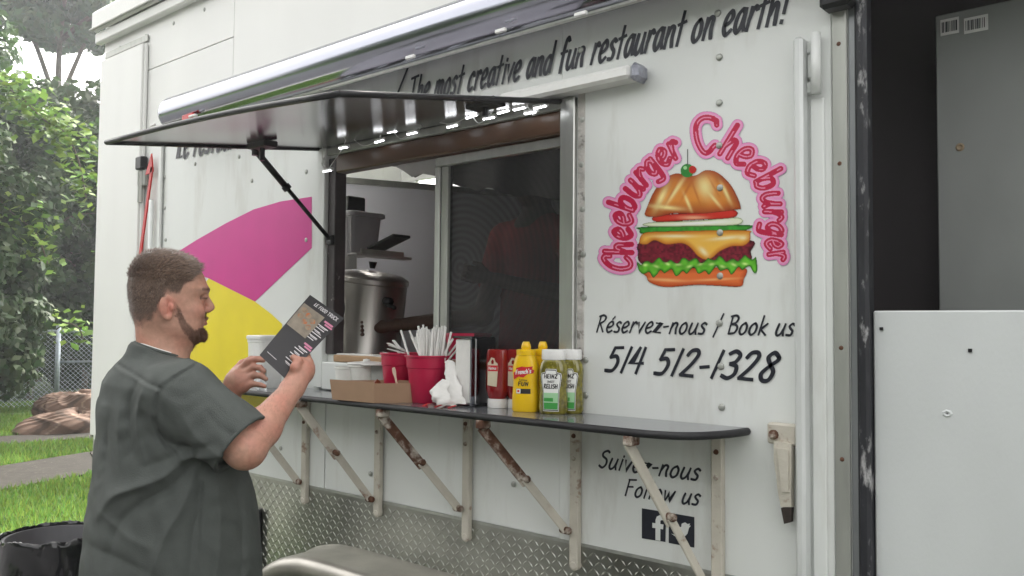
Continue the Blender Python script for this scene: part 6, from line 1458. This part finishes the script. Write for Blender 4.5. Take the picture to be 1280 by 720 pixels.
# folds and seams, on the side turned to the photographer and the back
sl, x, y, z = SV.sub(SV.lo, SV.lo + SV.vs * (SV.n - 1), 0); v = SV.a[sl]
near_ = np.clip((PT + .02 - z) / .04, 0, 1)
def fold(pts, w, amp, per=False):
    """ridge (+) or crease (-) along a line given in photograph pixels, seen on the near surface"""
    global v
    q = [Lp(a, b_, PT - .12)[:2] for a, b_ in pts]; q = [p for p in crom(q, 6)]; D2 = np.full((x.shape[0], y.shape[1], 1), 1e9, np.float32); T_ = np.zeros_like(D2); n = len(q) - 1
    for i in range(n):
        a, b_ = q[i], q[i + 1]; dx, dy = b_ - a; t_ = np.clip(((x - a[0]) * dx + (y - a[1]) * dy) / (dx * dx + dy * dy + 1e-12), 0, 1); d2 = (x - a[0] - t_ * dx) ** 2 + (y - a[1] - t_ * dy) ** 2
        m_ = d2 < D2; D2 = np.where(m_, d2, D2); T_ = np.where(m_, (i + t_) / n, T_)
    env = np.sin(np.pi * np.clip(T_ * .94 + .03, 0, 1)) ** .6 if not per else 1.
    v -= (amp * 1.25 * env * np.exp(-(D2 / (w * w)) ** .68) * near_).astype(np.float32)
fold([(231, 560), (205, 583), (175, 598), (140, 618), (118, 655)], .013, .012); fold([(238, 572), (212, 598), (185, 615), (150, 650), (135, 700)], .012, -.010)
fold([(228, 552), (200, 568), (175, 577)], .009, -.004); fold([(240, 585), (225, 620), (205, 655), (190, 700), (186, 740)], .012, .008)
fold([(248, 580), (245, 620), (238, 670), (236, 730)], .010, -.006); fold([(268, 590), (272, 640), (268, 700), (266, 740)], .014, .006); fold([(293, 600), (300, 650), (298, 720)], .012, -.006)
fold([(180, 482), (172, 505), (174, 540), (182, 575)], .007, .007); fold([(171, 478), (163, 502), (163, 535), (168, 570)], .007, -.007)
fold([(150, 500), (147, 540), (150, 580)], .009, .005); fold([(135, 520), (132, 560), (130, 600)], .008, -.005)
fold([(260, 540), (235, 548), (215, 546), (198, 530)], .009, -.007); fold([(262, 552), (240, 560), (222, 562)], .008, .008); fold([(285, 560), (262, 548), (240, 530), (225, 505)], .012, .005)
fold([(240, 466), (262, 486), (285, 505), (305, 520)], .014, .004); fold([(252, 500), (270, 520), (290, 530)], .010, -.004); fold([(120, 640), (160, 660), (190, 668)], .012, .005); fold([(110, 690), (150, 690), (190, 700)], .012, -.005)
# seams: yoke, armhole, side
fold([(140, 459), (160, 465), (182, 473), (200, 478)], .0035, -.0040, True); fold([(140, 463), (160, 469), (182, 477), (198, 482)], .004, .0025, True)
fold([(244, 452), (222, 464), (204, 478), (197, 497), (196, 520), (204, 542), (220, 560)], .004, -.0042, True); fold([(238, 452), (218, 462), (199, 476), (191, 497), (190, 522), (199, 545), (216, 563)], .005, .0022, True)
fold([(250, 590), (247, 630), (245, 690), (246, 740)], .0035, -.003, True)
# general cloth undulation
v += (.0022 * np.sin(x * 34 + 2 * np.sin(y * 21) + z * 9) * np.sin(y * 26 + 1.6 * np.sin(x * 24 + z * 14)) + .0012 * np.sin(x * 85 + y * 60 + 2 * np.sin(z * 40)) + .0010 * np.sin(y * 130 + 3 * np.sin(x * 45) + 2 * np.sin(z * 60)) * np.clip(np.sin(x * 19 + y * 11 + z * 23), 0, 1) ).astype(np.float32)
P2, Q2 = SV.mesh(); P2 = smooth_mesh(P2, Q2, 1)
put_mesh('shirt', P2, Q2, m_shirt, MAN)
# rolled edges: collar band, tee edge, hem stitching ring on the near sleeve
def ring(c, ax_, r, n=40, sx=1.):
    ax_ = _n(ax_); u = _n(np.cross(ax_, (0, 0, 1.))); w = np.cross(ax_, u); return [c + (u * math.cos(a) * r * sx + w * math.sin(a) * r) for a in np.linspace(0, 2 * math.pi, n + 1)]
nax = CN
for nm, dy, r, rr_, m_ in (('collar', .0, .0635, .0052, m_shirt), ('undershirt_edge', .004, .0590, .0030, m_tee)):
    pts = ring(CRG + nax * dy, nax, r); 
    MB().tube([to_world(p[None])[0] for p in pts], rr_, 8).build(nm, m_, MAN, smooth=True)
MB().tube([to_world(p[None])[0] for p in ring(C1 + AX1 * -.002, AX1, .0775)], .0050, 8).build('sleeve_hem', m_shirt, MAN, smooth=True)

# --- trousers and shoes (below the picture's edge, standing on the grass)
feetR = from_world(np.array([foot[0] + .02, foot[1] - .10, 0.]) + 0); base = from_world(np.array([foot[0], foot[1], 0.]))
TV = Vol(np.minimum(base, feetR) - (.34, .02, .34), np.array((.32, ylo + .12, PT + .38)), .008)
hip = Lp(210, 760, PT); dn = _n(base - hip)
for sg in (1, -1):
    h0 = hip + BS * .095 * sg + (0, .02, 0); ft = base + BS * .13 * sg + BF * .0; kn = (h0 + ft) / 2 + BF * .02
    TV.cone(h0, kn, .115, .082, .04); TV.cone(kn, ft + (0, .10, 0), .085, .066, .03)
TV.ell(hip + (0, .03, 0), (.16, .13, .19), None, .05)
sl, x, y, z = TV.sub(TV.lo, TV.lo + TV.vs * (TV.n - 1), 0); TV.a[sl] += (.004 * np.sin(y * 60 + x * 20)).astype(np.float32) + 0 * z
P3_, Q3_ = TV.mesh(); put_mesh('trousers', smooth_mesh(P3_, Q3_, 1), Q3_, m_trou, MAN)
for sg in (1, -1):
    fw = to_world((base + BS * .13 * sg)[None])[0]; fdir = _n((to_world((base + BF)[None])[0] - to_world(base[None])[0]) * [1, 1, 0]); sdir = np.array((-fdir[1], fdir[0], 0))
    b = MB(); rows = []
    for k in range(15):
        t_ = k / 14; xx = -.09 + .29 * t_; w = .043 + .008 * math.sin(t_ * 4) if t_ < .93 else .03; w *= math.sqrt(max(.08, 1 - ((t_ - .5) / .53) ** 6)); hh = .105 - .06 * min(1, t_ * 1.5) + .0 if t_ < .8 else .045 - .02 * (t_ - .8) / .2
        rows.append([np.array((fw[0], fw[1], .012)) + fdir * xx + sdir * w * math.cos(a) * (1. if math.sin(a) < .3 else .8) + np.array((0, 0, hh * max(0, math.sin(a)) + (-.0 if math.sin(a) >= 0 else .008 * math.sin(a)))) for a in np.linspace(0, 2 * math.pi, 17)])
    b.grid(rows); b.add(rows[0][:-1], [tuple(range(16))[::-1]]); b.add(rows[-1][:-1], [tuple(range(16))]); b.build('shoe', m_shoe, MAN, smooth=True)

# --- the menu
mc = [Lp(387.5, 368.5, MT + .020), Lp(430, 398, MT + .006), Lp(357, 474, MT - .006), Lp(324.5, 444, MT + .008)]   # top, right, bottom, left (t per corner)
def mpt(u, v, off=0.):
    p = mc[0] * (1 - u) * (1 - v) + mc[1] * u * (1 - v) + mc[2] * u * v + mc[3] * (1 - u) * v
    bow = .006 * math.sin(math.pi * v) ; return to_world((p + np.array((0, 0, bow - off)))[None])[0]
def mquad(u0, u1, v0, v1, off, m_, name, parent):
    nu, nv = max(1, int((u1 - u0) * 4)), max(2, int((v1 - v0) * 12)); b = MB(); g_ = [[mpt(u0 + (u1 - u0) * i / nu, v0 + (v1 - v0) * j / nv, off) for i in range(nu + 1)] for j in range(nv + 1)]
    b.grid(g_)
    return b.build(name, m_, parent)
m_menu = mat("menu_black_gloss", (.014, .012, .015), .38, 0, coat=.1)
b = MB(); b.grid([[mpt(i / 4, j / 12, 0) for i in range(5)] for j in range(13)]); b.grid([[mpt(i / 4, j / 12, -.0012) for i in range(4, -1, -1)] for j in range(13)])
for e_ in ([(i / 4, 0) for i in range(5)], [(1, j / 12) for j in range(13)], [(1 - i / 4, 1) for i in range(5)], [(0, 1 - j / 12) for j in range(13)]): b.grid([[mpt(u, v, 0) for u, v in e_], [mpt(u, v, -.0012) for u, v in e_]])
MENU = tag(b.build('menu_leaflet', m_menu), "black printed menu leaflet with a pizza photo held in the man's right hand", 'menu')
pg = mat("menu_photo", (.30, .22, .15), .35, 0, var=.3, vscale=60, col2=(.50, .13, .03), pscale=55, pthr=.5, patch=.05)
mquad(.02, .64, .13, .48, .0006, mat("menu_photo_ground", (.26, .22, .17), .35, 0, var=.3, vscale=40), 'printed_photo', MENU)
for k in range(3):
    for j in range(2):
        b = MB(); pts = [mpt(.14 + .17 * k + .08 * math.cos(a) + .02 * j, .20 + .09 * j + .03 * k + .035 * math.sin(a), .0011) for a in np.linspace(0, 6.28, 13)[:-1]]; b.add(pts, [tuple(range(12))[::-1]]); b.build('printed_photo', pg, MENU)
m_prt = mat("menu_print_white", (.75, .72, .74), .4); m_prp = mat("menu_print_pink", (.60, .22, .34), .4)
def mtext(txt, u0, u1, v, h, m_, flip=True, width=.14):
    S_, w, per = text_strokes(txt, 1., .0); Vv, Ff = [], []; e = 0
    for Vr, Fr in ribbons(S_, width):
        o_ = len(Vv); e += .00002
        for p in Vr: Vv.append(mpt(u0 + (u1 - u0) * p[0] / w, v - h * p[1], .0013 + e))
        Ff += [tuple(i + o_ for i in f) for f in Fr]
    return mesh_from('printed_words', Vv, Ff, m_, MENU)
mtext("LE FOOD TRUCK", .24, .92, .085, .045, m_prt)
for k in range(9): mquad(.56 + .0 * k, .56 + .30 + .05 * math.sin(k * 2.3), .37 - .0 + .0 * k + k * .014 * 0 + .20 * 0, .37 + .001, .0006, m_prt, 'printed_line', MENU) if False else None
# column of dishes: heading bars in pink, short lines in white running along the leaflet's length
for (v0, n_) in ((.20, 6), (.56, 7)):
    mquad(.70, .95, v0 - .045, v0 - .02, .0006, m_prp, 'printed_heading', MENU); mquad(.76, .98, v0 - .012, v0 + .010, .0006, m_prp, 'printed_heading', MENU)
    for k in range(n_):
        uu = .66 + .0 * k; v_ = v0 + .035 + k * .040; mquad(uu - (.08 if k % 2 else .02), .93 - .05 * (k % 3), v_, v_ + .010, .0006, m_prt, 'printed_line', MENU); 
        if k % 2 == 0: mquad(uu + .02, .88, v_ + .016, v_ + .022, .0006, m_prt, 'printed_line', MENU)
mquad(.10, .44, .90, .906, .0006, m_prt, 'printed_line', MENU)

# --- the vendor behind the screen
VO = to_world(np.zeros(3)) * 0
def vnd(px, py, y): return onY(px, py, y)
class _W: pass
VV = Vol((-3.75, -.02, .95), (-1.9, 1.30, 2.42), .0095)
vh = vnd(668, 222, .80); VB = empty('person', (vh[0], vh[1] + .02, ZB + .06), "vendor in a red T-shirt standing in shade behind the insect screen", 'person')
vf = _n((.10, -1, 0)); vs = np.array((-vf[1], vf[0], 0))
VV.ell(vh, (.088, .105, .12), None, .02); VV.ell(vh + (0, -.02, -.07), (.065, .08, .07), None, .03); VV.cone(vh + (0, -.095, -.01), vh + (0, -.11, -.035), .010, .014, .01)
VV.cone(vh + (0, .02, -.08), vh + (0, .03, -.20), .058, .07, .03)
ell_, elr = vnd(603, 395, .52), vnd(722, 372, .66); shl, shr = vh + (-.20, .03, -.27), vh + (.20, .03, -.27)
hl_, hr_ = vnd(472, 409, .30), vnd(600, 345, .42)
wl_ = hl_ + _n(ell_ - hl_) * .09; VV.cone(shl, ell_, .056, .045, .03); VV.cone(ell_, wl_, .043, .029, .02); VV.cone(wl_, hl_ + _n(ell_ - hl_) * .03, .028, .026, .012)
VV.cone(shr, elr, .056, .045, .03); wr_ = hr_ + _n(elr - hr_) * .09; VV.cone(elr, wr_, .043, .029, .02); VV.cone(wr_, hr_ + _n(elr - hr_) * .04, .028, .028, .012)
VV.cone(vh + (0, .04, -.30), vh + (0, .04, -.75), .15, .16, .06)
vv2 = VV; P4, Q4 = VV.mesh()
# hands at finer pitch joined as own fingers
def wput(name, P_, Q_, m_, parent, col=None):
    Q_ = fix_wind(P_ - P_.mean(0), Q_); return mesh_from(name, P_, np.ascontiguousarray(Q_), m_, parent, True, colors=col)
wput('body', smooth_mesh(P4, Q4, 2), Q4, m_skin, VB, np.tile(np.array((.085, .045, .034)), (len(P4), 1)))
for hnd, wr2, sg in ((hl_, wl_, 1), (hr_, wr_, -1)):
    FV = Vol(hnd - .13, hnd + .13, .0035); ad = _n(hnd - wr2); sd_ = _n(np.cross(ad, (0, 0, 1))); ud = np.cross(sd_, ad)
    FV.cone(wr2 * .4 + hnd * .6 - ad * .02, hnd, .026, .03, .01)
    for i in range(4):
        k0 = hnd + ad * .02 + ud * (.027 - .018 * i); k1 = k0 + ad * .032 - sd_ * .012; k2 = k1 + ad * .012 - sd_ * .028; k3 = k2 - ad * .014 - sd_ * .012
        px_chain(FV, [hnd + ud * (.02 - .013 * i), k0, k1, k2, k3], [.012, .0105, .0098, .009, .0078])
    px_chain(FV, [hnd - ad * .02 + ud * .02, hnd + ad * .01 + ud * .045 - sd_ * .01, hnd + ad * .035 + ud * .048 - sd_ * .022], [.015, .0115, .009])
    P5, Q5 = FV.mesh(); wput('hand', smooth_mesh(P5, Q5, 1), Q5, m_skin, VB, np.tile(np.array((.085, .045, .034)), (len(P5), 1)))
RV = Vol((-3.2, .2, .95), (-1.9, 1.30, 2.15), .0095)
RV.cone(vh + (0, .04, -.33), vh + (0, .03, -.95), .165, .185, .06); RV.cone(vh + (-.06, .03, -.255), vh + (-.17, .03, -.275), .085, .085, .05); RV.cone(vh + (.06, .03, -.255), vh + (.17, .03, -.275), .085, .085, .05)
RV.cone(shl, shl + (ell_ - shl) * .55, .078, .072, .03); RV.cone(shr, shr + (elr - shr) * .55, .078, .072, .03)
P6, Q6 = RV.mesh(); wput('red_shirt', smooth_mesh(P6, Q6, 2), Q6, mat("red_tshirt", (.30, .018, .025), .85, 0, var=.15, vscale=14), VB)
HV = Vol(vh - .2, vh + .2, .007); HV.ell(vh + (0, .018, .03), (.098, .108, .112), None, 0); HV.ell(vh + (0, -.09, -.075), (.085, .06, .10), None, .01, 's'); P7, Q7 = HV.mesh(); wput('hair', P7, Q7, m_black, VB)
LG = MB()
for sg in (1, -1): LG.tube([(vh[0] + .09 * sg, vh[1] + .04, vh[2] - .90), (vh[0] + .10 * sg, vh[1] + .03, ZB + .10)], [.095, .065], 14)
LG.build('trousers', m_trou, VB, smooth=True)
print('people', time.time() - T0)
# ================================================================== thin air volume added to imitate lens flare
hzm = bpy.data.materials.new("flare_haze_air"); hzm.use_nodes = True; t = hzm.node_tree; t.nodes.clear(); out = t.nodes.new('ShaderNodeOutputMaterial'); pv = t.nodes.new('ShaderNodeVolumePrincipled')
pv.inputs['Color'].default_value = (.9, .95, 1, 1); pv.inputs['Density'].default_value = .0014; pv.inputs['Anisotropy'].default_value = .55; t.links.new(pv.outputs[0], out.inputs['Volume'])
b = MB(); b.box(-62, 14, -18, 55, -1, 22); tag(b.build('added_flare_haze', hzm), kind='stuff')
